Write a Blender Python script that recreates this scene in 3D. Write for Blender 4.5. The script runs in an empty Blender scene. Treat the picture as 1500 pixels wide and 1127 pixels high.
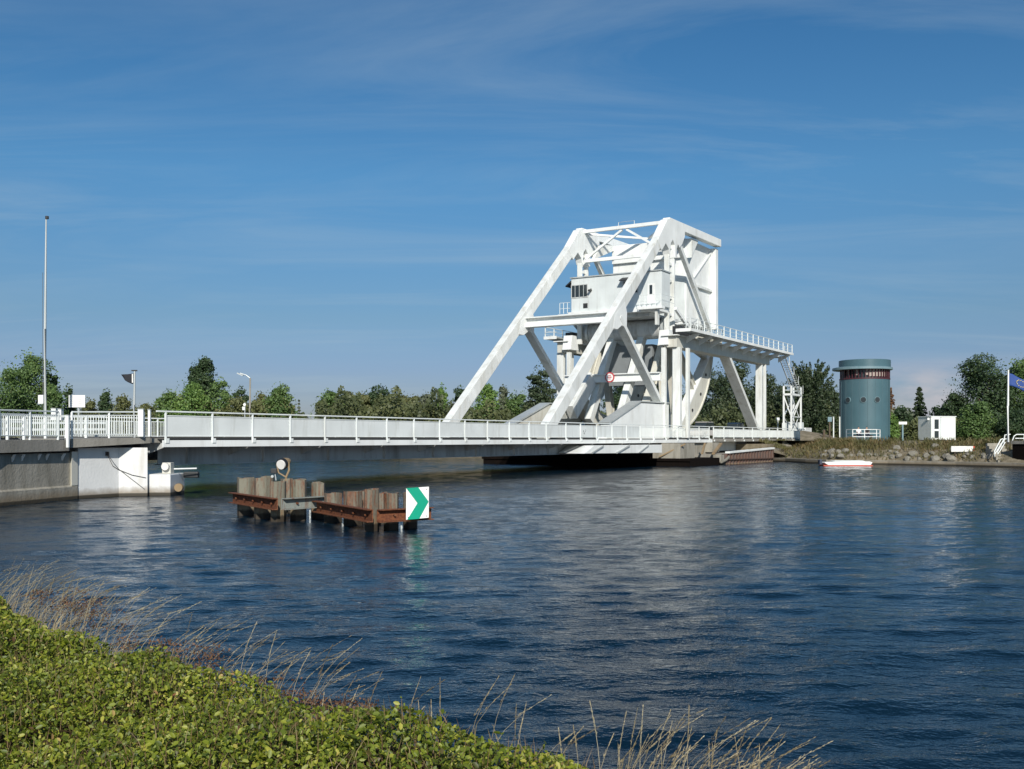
import bpy, math, random
import numpy as np
from mathutils import Vector, Matrix
random.seed(7); rng = np.random.default_rng(7)
S = bpy.context.scene
COL = S.collection
R = math.radians

# ------------------------------------------------------------ camera, sky, sun
HC = 2.6          # eye height above the water
HY = 643.0        # horizon row in the 1500x1127 photograph
FP = 1500.0       # focal length in those pixels
cam = bpy.data.cameras.new("camera"); camo = bpy.data.objects.new("camera", cam); COL.objects.link(camo)
cam.sensor_width = 36.0; cam.lens = 36.0 * FP / 1500.0
cam.shift_x = 0.0; cam.shift_y = (HY - 563.5) / 1500.0
cam.clip_start = 0.1; cam.clip_end = 6000
camo.location = (0, 0, HC); camo.rotation_euler = (R(90), 0, 0)
S.camera = camo

SUN_DIR = Vector((0.10, -0.995, 0)).normalized()
SUN_EL = R(30)
sv = Vector((SUN_DIR.x * math.cos(SUN_EL), SUN_DIR.y * math.cos(SUN_EL), math.sin(SUN_EL)))
sl = bpy.data.lights.new("sun", 'SUN'); so = bpy.data.objects.new("sun", sl); COL.objects.link(so)
sl.energy = 4.9; sl.angle = R(0.55); sl.color = (1.0, 0.945, 0.86)
so.rotation_euler = sv.to_track_quat('Z', 'Y').to_euler(); so.location = (20, -40, 60)

W = bpy.data.worlds.new("World"); S.world = W; W.use_nodes = True
nt = W.node_tree; nt.nodes.clear()
def N(nt, t, **k):
    n = nt.nodes.new(t)
    for a, b in k.items():
        if a.startswith('i_'):
            n.inputs[a[2:].replace('_', ' ')].default_value = b
        else: setattr(n, a, b)
    return n
def ramp(nt, stops, src=None, interp='LINEAR'):
    r = nt.nodes.new('ShaderNodeValToRGB'); cr = r.color_ramp; cr.interpolation = interp
    while len(cr.elements) < len(stops): cr.elements.new(0.5)
    for e, (p, c) in zip(cr.elements, stops):
        e.position = p; e.color = (c, c, c, 1) if not hasattr(c, '__len__') else (*c, 1)
    if src is not None: nt.links.new(src, r.inputs[0])
    return r
def mixc(nt, fac, a, b, bt='MIX'):
    m = nt.nodes.new('ShaderNodeMix'); m.data_type = 'RGBA'; m.blend_type = bt
    for idx, val in ((0, fac), (6, a), (7, b)):
        if isinstance(val, bpy.types.NodeSocket): nt.links.new(val, m.inputs[idx])
        elif hasattr(val, '__len__'): m.inputs[idx].default_value = (*val[:3], 1)
        else: m.inputs[idx].default_value = val
    return m.outputs[2]
def math_n(nt, op, a, b=None, c=None):
    m = nt.nodes.new('ShaderNodeMath'); m.operation = op
    for i, v in enumerate((a, b, c)):
        if v is None: continue
        if isinstance(v, bpy.types.NodeSocket): nt.links.new(v, m.inputs[i])
        else: m.inputs[i].default_value = v
    return m.outputs[0]
sky = N(nt, 'ShaderNodeTexSky'); sky.sky_type = 'NISHITA'; sky.sun_disc = False
sky.sun_elevation = SUN_EL; sky.sun_rotation = math.atan2(SUN_DIR.x, SUN_DIR.y)
sky.altitude = 0; sky.air_density = 1.0; sky.dust_density = 0.55; sky.ozone_density = 2.2
tc = N(nt, 'ShaderNodeTexCoord')
sep = N(nt, 'ShaderNodeSeparateXYZ'); nt.links.new(tc.outputs['Generated'], sep.inputs[0])
# thin cirrus streaks: noise on a high sheet (direction / height)
zc = math_n(nt, 'MAXIMUM', sep.outputs[2], 0.02)
zz = math_n(nt, 'ADD', zc, 0.12)
cx_ = math_n(nt, 'DIVIDE', sep.outputs[0], zz); cy_ = math_n(nt, 'DIVIDE', sep.outputs[1], zz)
cmb = N(nt, 'ShaderNodeCombineXYZ'); nt.links.new(cx_, cmb.inputs[0]); nt.links.new(cy_, cmb.inputs[1])
mp = N(nt, 'ShaderNodeMapping'); nt.links.new(cmb.outputs[0], mp.inputs[0])
mp.inputs['Rotation'].default_value = (0, 0, R(24)); mp.inputs['Scale'].default_value = (0.5, 1.9, 1)
no = N(nt, 'ShaderNodeTexNoise', i_Scale=1.1, i_Detail=8.0, i_Roughness=0.62, i_Distortion=0.7); nt.links.new(mp.outputs[0], no.inputs['Vector'])
n2 = N(nt, 'ShaderNodeTexNoise', i_Scale=0.45, i_Detail=3.0); nt.links.new(cmb.outputs[0], n2.inputs['Vector'])
cir = math_n(nt, 'MULTIPLY', ramp(nt, [(0.45, 0), (0.76, 1)], no.outputs[0]).outputs[0], ramp(nt, [(0.40, 0.30), (0.60, 1)], n2.outputs[0]).outputs[0])
cir = math_n(nt, 'MULTIPLY', cir, 0.40)
# low cumulus bank on the right horizon
mp2 = N(nt, 'ShaderNodeMapping'); nt.links.new(tc.outputs['Generated'], mp2.inputs[0]); mp2.inputs['Scale'].default_value = (9, 9, 26)
n3 = N(nt, 'ShaderNodeTexNoise', i_Scale=1.3, i_Detail=6.0, i_Roughness=0.55); nt.links.new(mp2.outputs[0], n3.inputs['Vector'])
band = ramp(nt, [(0.0, 0), (0.02, 0.5), (0.045, 1), (0.075, 0)], sep.outputs[2]).outputs[0]
azm = ramp(nt, [(0.30, 0), (0.40, 1), (0.8, 0.6)], math_n(nt, 'DIVIDE', sep.outputs[0], math_n(nt, 'MAXIMUM', sep.outputs[1], 0.05))).outputs[0]
cum = math_n(nt, 'MULTIPLY', math_n(nt, 'MULTIPLY', band, azm), ramp(nt, [(0.38, 0), (0.58, 1)], n3.outputs[0]).outputs[0])
cum = math_n(nt, 'MULTIPLY', cum, 0.9)
hs = N(nt, 'ShaderNodeHueSaturation', i_Saturation=1.12, i_Value=1.0); nt.links.new(sky.outputs[0], hs.inputs['Color'])
skyramp = ramp(nt, [(0.0, (0.52, 0.56, 0.84)), (0.067, (0.51, 0.58, 0.84)), (0.115, (0.54, 0.66, 0.80)), (0.245, (0.56, 0.89, 1.03)), (0.379, (0.45, 0.84, 1.02)), (0.8, (0.6, 0.85, 1.0))], sep.outputs[2])
tint = mixc(nt, 1.0, hs.outputs[0], skyramp.outputs[0], 'MULTIPLY')
c1 = mixc(nt, cir, tint, (5.2, 6.4, 7.2))
c2 = mixc(nt, cum, c1, (6.4, 6.2, 6.6))
bg = N(nt, 'ShaderNodeBackground'); bg.inputs[1].default_value = 0.085
nt.links.new(c2, bg.inputs[0])
wo = N(nt, 'ShaderNodeOutputWorld'); nt.links.new(bg.outputs[0], wo.inputs[0])

S.view_settings.view_transform = 'Standard'; S.view_settings.look = 'None'
S.view_settings.exposure = 0.0; S.view_settings.gamma = 1.0

# ------------------------------------------------------------ materials
MATS = {}
def newmat(name):
    m = bpy.data.materials.new(name); m.use_nodes = True; m.node_tree.nodes.clear(); MATS[name] = m
    t = m.node_tree; o = N(t, 'ShaderNodeOutputMaterial'); p = N(t, 'ShaderNodeBsdfPrincipled'); t.links.new(p.outputs[0], o.inputs[0])
    return m, t, p, o
def coords(t, scale=(1, 1, 1), kind='Object'):
    tc = N(t, 'ShaderNodeTexCoord'); mp = N(t, 'ShaderNodeMapping'); mp.inputs['Scale'].default_value = scale
    t.links.new(tc.outputs[kind], mp.inputs[0]); return mp.outputs[0]
def paint(name, col, dirt=(0.35, 0.3, 0.22), amt=0.35, rough=0.45, streak=True, scale=0.8, bump=0.0, metal=0.0, lo=0.52, hi=0.78, tide=False, rust=0.0, spec=0.5):
    m, t, p, o = newmat(name)
    v = coords(t, (scale, scale, scale * (0.18 if streak else 1)))
    n = N(t, 'ShaderNodeTexNoise', i_Scale=2.2, i_Detail=7.0, i_Roughness=0.62); t.links.new(v, n.inputs['Vector'])
    f = math_n(t, 'MULTIPLY', ramp(t, [(lo, 0), (hi, 1)], n.outputs[0]).outputs[0], amt)
    v2 = coords(t); nb = N(t, 'ShaderNodeTexNoise', i_Scale=0.6, i_Detail=4.0); t.links.new(v2, nb.inputs['Vector'])
    base = mixc(t, ramp(t, [(0.3, 0), (0.7, 1)], nb.outputs[0]).outputs[0], tuple(c * 0.9 for c in col), tuple(min(1, c * 1.06) for c in col))
    c = mixc(t, f, base, dirt)
    if rust:
        v3 = coords(t, (2.6, 2.6, 0.32)); n4 = N(t, 'ShaderNodeTexNoise', i_Scale=3.1, i_Detail=8.0, i_Roughness=0.7); t.links.new(v3, n4.inputs['Vector'])
        c = mixc(t, math_n(t, 'MULTIPLY', ramp(t, [(0.63, 0), (0.74, 1)], n4.outputs[0]).outputs[0], rust), c, (0.30, 0.17, 0.08))
    if tide:
        g = N(t, 'ShaderNodeNewGeometry'); sp = N(t, 'ShaderNodeSeparateXYZ'); t.links.new(g.outputs['Position'], sp.inputs[0])
        nz = N(t, 'ShaderNodeTexNoise', i_Scale=3.0, i_Detail=6.0); t.links.new(coords(t), nz.inputs['Vector'])
        zz = math_n(t, 'ADD', sp.outputs[2], math_n(t, 'MULTIPLY', nz.outputs[0], -0.35))
        c = mixc(t, math_n(t, 'MULTIPLY', ramp(t, [(0.0, 1), (0.16, 0.55), (0.30, 0)], zz).outputs[0], 0.75), c, (0.20, 0.15, 0.09))
        c = mixc(t, ramp(t, [(0.0, 1), (0.13, 0.9), (0.17, 0)], sp.outputs[2]).outputs[0], c, (0.03, 0.025, 0.015))
    t.links.new(c, p.inputs['Base Color']); p.inputs['Roughness'].default_value = rough; p.inputs['Metallic'].default_value = metal; p.inputs['Specular IOR Level'].default_value = spec
    if bump:
        nf = N(t, 'ShaderNodeTexNoise', i_Scale=9.0, i_Detail=8.0); t.links.new(v2, nf.inputs['Vector'])
        b = N(t, 'ShaderNodeBump', i_Strength=bump, i_Distance=0.05); t.links.new(nf.outputs[0], b.inputs['Height']); t.links.new(b.outputs[0], p.inputs['Normal'])
    return m
paint('white_paint', (0.74, 0.76, 0.735), (0.44, 0.42, 0.34), 0.75, rust=0.45, lo=0.48)
paint('white_clean', (0.80, 0.82, 0.80), (0.5, 0.48, 0.42), 0.5, rust=0.22)
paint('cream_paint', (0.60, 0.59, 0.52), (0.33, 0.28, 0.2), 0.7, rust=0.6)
paint('panel_white', (0.70, 0.735, 0.72), (0.42, 0.43, 0.38), 0.6, 0.55, rust=0.2)
paint('girder_paint', (0.60, 0.62, 0.61), (0.22, 0.2, 0.17), 0.8, 0.5, rust=0.5, lo=0.45)
paint('cab_cladding', (0.66, 0.70, 0.69), (0.42, 0.42, 0.38), 0.3)
paint('rail_paint', (0.76, 0.80, 0.78), (0.4, 0.36, 0.3), 0.4)
paint('galvanised', (0.52, 0.55, 0.54), (0.3, 0.28, 0.24), 0.3, 0.4, metal=0.3)
paint('concrete', (0.33, 0.31, 0.26), (0.13, 0.12, 0.09), 0.75, 0.85, bump=0.4, lo=0.42, hi=0.72, tide=True)
paint('white_concrete', (0.70, 0.71, 0.70), (0.42, 0.38, 0.3), 0.6, 0.7, bump=0.25, tide=True, rust=0.35)
paint('edge_concrete', (0.30, 0.285, 0.25), (0.16, 0.15, 0.12), 0.7, 0.85, bump=0.3, lo=0.4)
paint('tar_shade_black', (0.009, 0.007, 0.006), (0.018, 0.010, 0.008), 0.7, 0.95, bump=0.5, spec=0.05)  # tarred pier timber; the same black paints shade onto the landing wall
paint('asphalt', (0.06, 0.06, 0.06), (0.09, 0.09, 0.085), 0.5, 0.9, False)
paint('path_gravel', (0.36, 0.33, 0.27), (0.22, 0.2, 0.15), 0.6, 0.95, False, 3)
paint('rock', (0.25, 0.235, 0.195), (0.12, 0.11, 0.09), 0.8, 0.9, False, 2.5, 0.6, lo=0.4)
paint('teal_paint', (0.065, 0.130, 0.155), (0.05, 0.12, 0.14), 0.6, 0.4)
paint('teal_trim', (0.17, 0.26, 0.29), (0.1, 0.2, 0.22), 0.4, 0.4)
paint('maroon', (0.075, 0.022, 0.03), (0.05, 0.02, 0.02), 0.4, 0.5)
paint('blind', (0.36, 0.30, 0.27), (0.3, 0.25, 0.2), 0.4, 0.6)
paint('dark_metal', (0.03, 0.032, 0.034), (0.08, 0.06, 0.05), 0.5, 0.5)
paint('black', (0.012, 0.012, 0.014), (0.03, 0.03, 0.03), 0.4, 0.6)
paint('sign_white', (0.84, 0.84, 0.81), (0.5, 0.47, 0.4), 0.6, 0.4, scale=1.6, lo=0.47)
paint('sign_green', (0.0, 0.31, 0.19), (0.0, 0.3, 0.18), 0.25, 0.3)
paint('sign_red', (0.5, 0.06, 0.07), (0.3, 0.1, 0.1), 0.3, 0.4)
paint('red_orange', (0.55, 0.09, 0.05), (0.3, 0.1, 0.05), 0.3, 0.5)
paint('flag_dark', (0.012, 0.014, 0.02), (0.03, 0.03, 0.04), 0.5, 0.8)
paint('flag_blue', (0.018, 0.06, 0.24), (0.02, 0.05, 0.2), 0.3, 0.7)
paint('yellow', (0.75, 0.62, 0.12), (0.6, 0.5, 0.1), 0.2, 0.6)
paint('car_blue', (0.02, 0.05, 0.13), (0.02, 0.03, 0.06), 0.3, 0.2, metal=0.3)
paint('car_dark', (0.02, 0.022, 0.026), (0.05, 0.05, 0.05), 0.3, 0.2)
paint('car_pale', (0.55, 0.53, 0.5), (0.4, 0.38, 0.35), 0.3, 0.25)
paint('rubber', (0.015, 0.015, 0.015), (0.03, 0.03, 0.03), 0.4, 0.8)
paint('bark', (0.10, 0.075, 0.05), (0.03, 0.025, 0.02), 0.7, 0.95, bump=0.5)
paint('skin', (0.5, 0.3, 0.22), (0.4, 0.25, 0.2), 0.2, 0.6)
paint('cloth_white', (0.8, 0.8, 0.8), (0.6, 0.6, 0.6), 0.2, 0.9)
paint('cloth_black', (0.02, 0.02, 0.022), (0.04, 0.04, 0.04), 0.2, 0.9)
paint('cloth_denim', (0.06, 0.07, 0.1), (0.04, 0.05, 0.06), 0.2, 0.9)
paint('hair_dark', (0.03, 0.02, 0.015), (0.02, 0.01, 0.01), 0.2, 0.7)
paint('cable', (0.1, 0.1, 0.1), (0.05, 0.05, 0.05), 0.3, 0.6)
paint('lens', (0.78, 0.76, 0.72), (0.6, 0.55, 0.5), 0.2, 0.15)
paint('tan_metal', (0.28, 0.2, 0.11), (0.12, 0.07, 0.04), 0.7, 0.7)
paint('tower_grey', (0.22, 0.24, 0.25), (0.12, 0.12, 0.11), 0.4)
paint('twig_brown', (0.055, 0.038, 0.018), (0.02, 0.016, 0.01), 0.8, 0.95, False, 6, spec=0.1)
# glass
m, t, p, o = newmat('glass_dark'); p.inputs['Base Color'].default_value = (0.03, 0.04, 0.045, 1); p.inputs['Roughness'].default_value = 0.08
# rust on painted steel, heavy streaks
def rusty(name, paintcol, lo, hi, wet=True, ztop=0.45):
    m, t, p, o = newmat(name)
    v = coords(t, (3.6, 3.6, 0.55)); n = N(t, 'ShaderNodeTexNoise', i_Scale=2.4, i_Detail=9.0, i_Roughness=0.72, i_Distortion=0.4); t.links.new(v, n.inputs['Vector'])
    v2 = coords(t); nf = N(t, 'ShaderNodeTexNoise', i_Scale=14.0, i_Detail=8.0, i_Roughness=0.7); t.links.new(v2, nf.inputs['Vector'])
    rc = ramp(t, [(0.25, (0.045, 0.018, 0.012)), (0.45, (0.12, 0.036, 0.014)), (0.6, (0.20, 0.072, 0.026)), (0.8, (0.07, 0.03, 0.02))], nf.outputs[0]).outputs[0]
    pc = mixc(t, nf.outputs[0], tuple(c * 0.6 for c in paintcol), paintcol)
    f = ramp(t, [(lo, 0), (hi, 1)], n.outputs[0]).outputs[0]
    c = mixc(t, f, pc, rc)
    g = N(t, 'ShaderNodeNewGeometry'); sp = N(t, 'ShaderNodeSeparateXYZ'); t.links.new(g.outputs['Position'], sp.inputs[0])
    z = math_n(t, 'ADD', sp.outputs[2], math_n(t, 'MULTIPLY', nf.outputs[0], 0.16))
    # algae band at the waterline
    al = ramp(t, [(0.0, 1), (ztop, 1), (ztop + 0.08, 0)], z).outputs[0]
    al2 = ramp(t, [(ztop * 0.55, 1), (ztop * 0.7, 0)], z).outputs[0]
    c = mixc(t, math_n(t, 'MULTIPLY', al, 0.55), c, (0.22, 0.17, 0.10))
    c = mixc(t, math_n(t, 'MULTIPLY', al2, 0.95), c, (0.03, 0.022, 0.014))
    t.links.new(c, p.inputs['Base Color']); p.inputs['Roughness'].default_value = 0.75
    b = N(t, 'ShaderNodeBump', i_Strength=0.5, i_Distance=0.02); t.links.new(nf.outputs[0], b.inputs['Height']); t.links.new(b.outputs[0], p.inputs['Normal'])
    return m
rusty('rust_pile', (0.20, 0.195, 0.15), 0.42, 0.62)
rusty('rust_pile_tall', (0.235, 0.225, 0.17), 0.47, 0.66)
rusty('rust_beam', (0.22, 0.2, 0.17), 0.2, 0.42, ztop=0.02)
rusty('rust_grey_beam', (0.30, 0.33, 0.30), 0.5, 0.7, ztop=0.02)
rusty('rust_wall', (0.11, 0.085, 0.075), 0.42, 0.72, ztop=0.12)
# foliage with a value per leaf
def leafmat(name, stops, rough=0.6, trans=0.25, clump=0.5, cs=0.35):
    m, t, p, o = newmat(name)
    at = N(t, 'ShaderNodeAttribute'); at.attribute_name = 'tint'
    v = coords(t); n = N(t, 'ShaderNodeTexNoise', i_Scale=cs, i_Detail=3.0); t.links.new(v, n.inputs['Vector'])
    x = math_n(t, 'ADD', math_n(t, 'MULTIPLY', at.outputs['Fac'], 1 - clump), math_n(t, 'MULTIPLY', ramp(t, [(0.3, 0), (0.7, 1)], n.outputs[0]).outputs[0], clump))
    c = ramp(t, stops, x).outputs[0]
    t.links.new(c, p.inputs['Base Color']); p.inputs['Roughness'].default_value = rough
    tr = N(t, 'ShaderNodeBsdfTranslucent'); t.links.new(mixc(t, 1.0, c, (1.1, 1.2, 0.5), 'MULTIPLY'), tr.inputs[0])
    ms = N(t, 'ShaderNodeMixShader'); ms.inputs[0].default_value = trans
    t.links.new(p.outputs[0], ms.inputs[1]); t.links.new(tr.outputs[0], ms.inputs[2]); t.links.new(ms.outputs[0], o.inputs[0])
    return m
leafmat('leaf_mid', [(0.0, (0.048, 0.086, 0.029)), (0.5, (0.108, 0.187, 0.053)), (1, (0.204, 0.276, 0.084))])
leafmat('leaf_dark', [(0.0, (0.022, 0.044, 0.022)), (0.5, (0.048, 0.087, 0.034)), (1, (0.092, 0.136, 0.048))])
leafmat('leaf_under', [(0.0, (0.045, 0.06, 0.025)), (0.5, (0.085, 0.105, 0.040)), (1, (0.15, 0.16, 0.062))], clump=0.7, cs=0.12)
leafmat('leaf_bright', [(0.0, (0.070, 0.131, 0.030)), (0.5, (0.131, 0.231, 0.052)), (1, (0.241, 0.332, 0.081))])
leafmat('leaf_olive', [(0.0, (0.065, 0.078, 0.030)), (0.5, (0.140, 0.156, 0.056)), (1, (0.238, 0.227, 0.097))])
leafmat('leaf_grey', [(0.0, (0.076, 0.093, 0.060)), (0.5, (0.136, 0.162, 0.102)), (1, (0.221, 0.230, 0.145))])
leafmat('leaf_conifer', [(0.0, (0.022, 0.040, 0.022)), (0.5, (0.047, 0.076, 0.032)), (1, (0.108, 0.126, 0.063))])
leafmat('leaf_russet', [(0.0, (0.07, 0.03, 0.015)), (0.5, (0.16, 0.08, 0.04)), (1, (0.25, 0.16, 0.08))])
leafmat('hedge_leaf', [(0.0, (0.138, 0.072, 0.033)), (0.16, (0.062, 0.084, 0.011)), (0.34, (0.119, 0.162, 0.014)), (0.60, (0.237, 0.276, 0.024)), (0.80, (0.413, 0.396, 0.061)), (0.90, (0.500, 0.348, 0.132)), (1, (0.300, 0.120, 0.055))], rough=0.5, trans=0.3, clump=0.35, cs=2.0)
leafmat('straw', [(0.0, (0.14, 0.10, 0.055)), (0.5, (0.34, 0.27, 0.155)), (1, (0.56, 0.48, 0.33))], trans=0.3, clump=0.2)
leafmat('weed_brown', [(0.0, (0.05, 0.022, 0.012)), (0.5, (0.13, 0.06, 0.03)), (1, (0.22, 0.12, 0.06))], trans=0.2, clump=0.2)
leafmat('bank_grass', [(0.0, (0.06, 0.065, 0.022)), (0.4, (0.13, 0.125, 0.045)), (0.75, (0.22, 0.16, 0.075)), (1, (0.30, 0.19, 0.12))], trans=0.25, clump=0.6, cs=0.5)
def ground_mat(name, stops, sc=0.6, bump=0.5):
    m, t, p, o = newmat(name); v = coords(t); n = N(t, 'ShaderNodeTexNoise', i_Scale=sc, i_Detail=9.0, i_Roughness=0.65); t.links.new(v, n.inputs['Vector'])
    t.links.new(ramp(t, stops, n.outputs[0]).outputs[0], p.inputs['Base Color']); p.inputs['Roughness'].default_value = 0.95
    b = N(t, 'ShaderNodeBump', i_Strength=bump, i_Distance=0.1); t.links.new(n.outputs[0], b.inputs['Height']); t.links.new(b.outputs[0], p.inputs['Normal'])
leafmat('hedge_twig', [(0.0, (0.08, 0.045, 0.025)), (0.5, (0.17, 0.11, 0.05)), (1, (0.28, 0.24, 0.09))], trans=0.1)
ground_mat('turf', [(0.3, (0.05, 0.06, 0.02)), (0.5, (0.12, 0.12, 0.045)), (0.7, (0.2, 0.17, 0.09))])
ground_mat('soil', [(0.3, (0.02, 0.018, 0.01)), (0.5, (0.04, 0.035, 0.02)), (0.7, (0.07, 0.055, 0.03))], 3)
ground_mat('bank_soil', [(0.3, (0.10, 0.09, 0.05)), (0.5, (0.18, 0.15, 0.10)), (0.7, (0.27, 0.23, 0.17))], 1.2)
# water
m, t, p, o = newmat('canal_water')
p.inputs['Base Color'].default_value = (0.002, 0.013, 0.026, 1); p.inputs['Roughness'].default_value = 0.045; p.inputs['IOR'].default_value = 1.26
tcn = N(t, 'ShaderNodeTexCoord')
def wnoise(rot, sc, scale, det, dist=0.0, rough=0.5):
    mp = N(t, 'ShaderNodeMapping'); mp.inputs['Rotation'].default_value = (0, 0, R(rot)); mp.inputs['Scale'].default_value = sc
    t.links.new(tcn.outputs['Object'], mp.inputs[0])
    n = N(t, 'ShaderNodeTexNoise', i_Scale=scale, i_Detail=det, i_Distortion=dist, i_Roughness=rough); t.links.new(mp.outputs[0], n.inputs['Vector']); return n.outputs[0]
w2 = wnoise(14, (0.45, 1.0, 1), 3.0, 3.0, 0.4)
w3 = wnoise(-25, (0.6, 1.0, 1), 10.0, 3.0, 0.2)
w5 = wnoise(30, (0.8, 1.0, 1), 26.0, 2.0)
w4 = wnoise(0, (0.5, 1.0, 1), 0.12, 2.0)
patch = ramp(t, [(0.35, 0.55), (0.65, 1.25)], w4).outputs[0]
h = math_n(t, 'ADD', math_n(t, 'MULTIPLY', w2, 0.030), math_n(t, 'ADD', math_n(t, 'MULTIPLY', w3, 0.022), math_n(t, 'MULTIPLY', w5, 0.009)))
h = math_n(t, 'MULTIPLY', h, patch)
b = N(t, 'ShaderNodeBump', i_Strength=1.0, i_Distance=1.0); t.links.new(h, b.inputs['Height']); t.links.new(b.outputs[0], p.inputs['Normal'])

# ------------------------------------------------------------ frames and helpers
_d = math.hypot(1, 0.615)
DU = Vector((0.615 / _d, 1 / _d, 0)); DV = Vector((-DU.y, DU.x, 0))
BY0 = 47.0; B0 = Vector(((220 - 750) / FP * BY0, BY0, 0)); BANG = math.atan2(DU.y, DU.x)
def BW(u, v, z=0.0): return B0 + DU * u + DV * v + Vector((0, 0, z))
def BU(px, v):
    a = (px - 750) / FP
    return (a * (B0.y + DV.y * v) - B0.x - DV.x * v) / (DU.x - DU.y * a)
def BZ(py, u, v): return HC + (HY - py) / FP * BW(u, v).y
def WP(px, Y, z=0.0): return Vector(((px - 750) / FP * Y, Y, z))
def ZP(py, Y): return HC + (HY - py) / FP * Y
def YW(py, z=0.0): return (HC - z) * FP / (py - HY)      # depth of a ground point seen at row py

def tag(o, label=None, cat=None, group=None, kind=None):
    if label: o['label'] = label
    if cat: o['category'] = cat
    if group: o['group'] = group
    if kind: o['kind'] = kind
    return o
def thing(name, label, cat, org, frame='W', group=None):
    """Empty at the thing's base. frame W = world, B = bridge axes (u, v, z)."""
    e = bpy.data.objects.new(name, None); COL.objects.link(e); e.empty_display_size = 0.3
    org = Vector(org)
    if frame == 'B': e.location = BW(org.x, org.y, org.z); e.rotation_euler = (0, 0, BANG)
    else: e.location = org
    e['_o'] = tuple(org); tag(e, label, cat, group); return e
def orgof(o):
    while o is not None:
        if '_o' in o: return Vector(o['_o'])
        o = o.parent
    return Vector((0, 0, 0))
class MB:
    def __init__(s): s.v = []; s.f = []
    def add(s, vs, fs):
        b = len(s.v); s.v += [tuple(x) for x in vs]; s.f += [tuple(i + b for i in f) for f in fs]; return s
    def box(s, a, b):
        (x0, y0, z0), (x1, y1, z1) = a, b
        x0, x1 = min(x0, x1), max(x0, x1); y0, y1 = min(y0, y1), max(y0, y1); z0, z1 = min(z0, z1), max(z0, z1)
        return s.add([(x0, y0, z0), (x1, y0, z0), (x1, y1, z0), (x0, y1, z0), (x0, y0, z1), (x1, y0, z1), (x1, y1, z1), (x0, y1, z1)],
                     [(0, 3, 2, 1), (4, 5, 6, 7), (0, 1, 5, 4), (1, 2, 6, 5), (2, 3, 7, 6), (3, 0, 4, 7)])
    def beam(s, p0, p1, w, h, up=(0, 0, 1)):
        """bar from p0 to p1; w across (perp. to up), h along up"""
        p0 = Vector(p0); p1 = Vector(p1); d = (p1 - p0).normalized(); up = Vector(up)
        sd = d.cross(up)
        if sd.length < 1e-4: sd = d.cross(Vector((1, 0, 0)))
        sd.normalize(); u2 = sd.cross(d).normalized()
        a = sd * w / 2; c = u2 * h / 2
        vs = [p0 - a - c, p0 + a - c, p0 + a + c, p0 - a + c, p1 - a - c, p1 + a - c, p1 + a + c, p1 - a + c]
        return s.add(vs, [(0, 1, 2, 3), (7, 6, 5, 4), (0, 4, 5, 1), (1, 5, 6, 2), (2, 6, 7, 3), (3, 7, 4, 0)])
    def ibeam(s, p0, p1, w, h, up=(0, 0, 1), tf=0.05, tw=0.04):
        """I section: flanges w wide, h apart along up"""
        p0 = Vector(p0); p1 = Vector(p1); d = (p1 - p0).normalized(); upv = Vector(up)
        sd = d.cross(upv).normalized(); u2 = sd.cross(d).normalized()
        s.beam(p0 + u2 * (h / 2 - tf / 2), p1 + u2 * (h / 2 - tf / 2), w, tf, up)
        s.beam(p0 - u2 * (h / 2 - tf / 2), p1 - u2 * (h / 2 - tf / 2), w, tf, up)
        s.beam(p0, p1, tw, h - 2 * tf - 0.004, up); return s
    def tube(s, pts, r, n=8, r2=None):
        pts = [Vector(p) for p in pts]; k = len(pts); rings = []
        for i, p in enumerate(pts):
            d = (pts[min(i + 1, k - 1)] - pts[max(i - 1, 0)]).normalized()
            a = d.cross(Vector((0, 0, 1)))
            if a.length < 1e-3: a = Vector((1, 0, 0))
            a.normalize(); b = d.cross(a)
            rr = r if r2 is None else r + (r2 - r) * i / (k - 1)
            rings.append([p + a * rr * math.cos(2 * math.pi * j / n) + b * rr * math.sin(2 * math.pi * j / n) for j in range(n)])
        vs = [q for ring in rings for q in ring]; fs = []
        for i in range(k - 1):
            for j in range(n): fs.append((i * n + j, i * n + (j + 1) % n, (i + 1) * n + (j + 1) % n, (i + 1) * n + j))
        fs.append(tuple(range(n))[::-1]); fs.append(tuple((k - 1) * n + j for j in range(n)))
        return s.add(vs, fs)
    def prism(s, poly, a, b, axis=1):
        """polygon in the two other axes, extruded from a to b along axis"""
        def mk(p, c):
            return {0: (c, p[0], p[1]), 1: (p[0], c, p[1]), 2: (p[0], p[1], c)}[axis]
        n = len(poly); vs = [mk(p, a) for p in poly] + [mk(p, b) for p in poly]
        fs = [tuple(range(n))[::-1], tuple(range(n, 2 * n))] + [(i, (i + 1) % n, n + (i + 1) % n, n + i) for i in range(n)]
        return s.add(vs, fs)
    def lathe(s, prof, c, n=32):
        c = Vector(c); k = len(prof)
        vs = [(c.x + r * math.cos(2 * math.pi * j / n), c.y + r * math.sin(2 * math.pi * j / n), c.z + z) for r, z in prof for j in range(n)]
        fs = [(i * n + j, i * n + (j + 1) % n, (i + 1) * n + (j + 1) % n, (i + 1) * n + j) for i in range(k - 1) for j in range(n)]
        fs += [tuple(range(n))[::-1], tuple((k - 1) * n + j for j in range(n))]
        return s.add(vs, fs)
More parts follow.
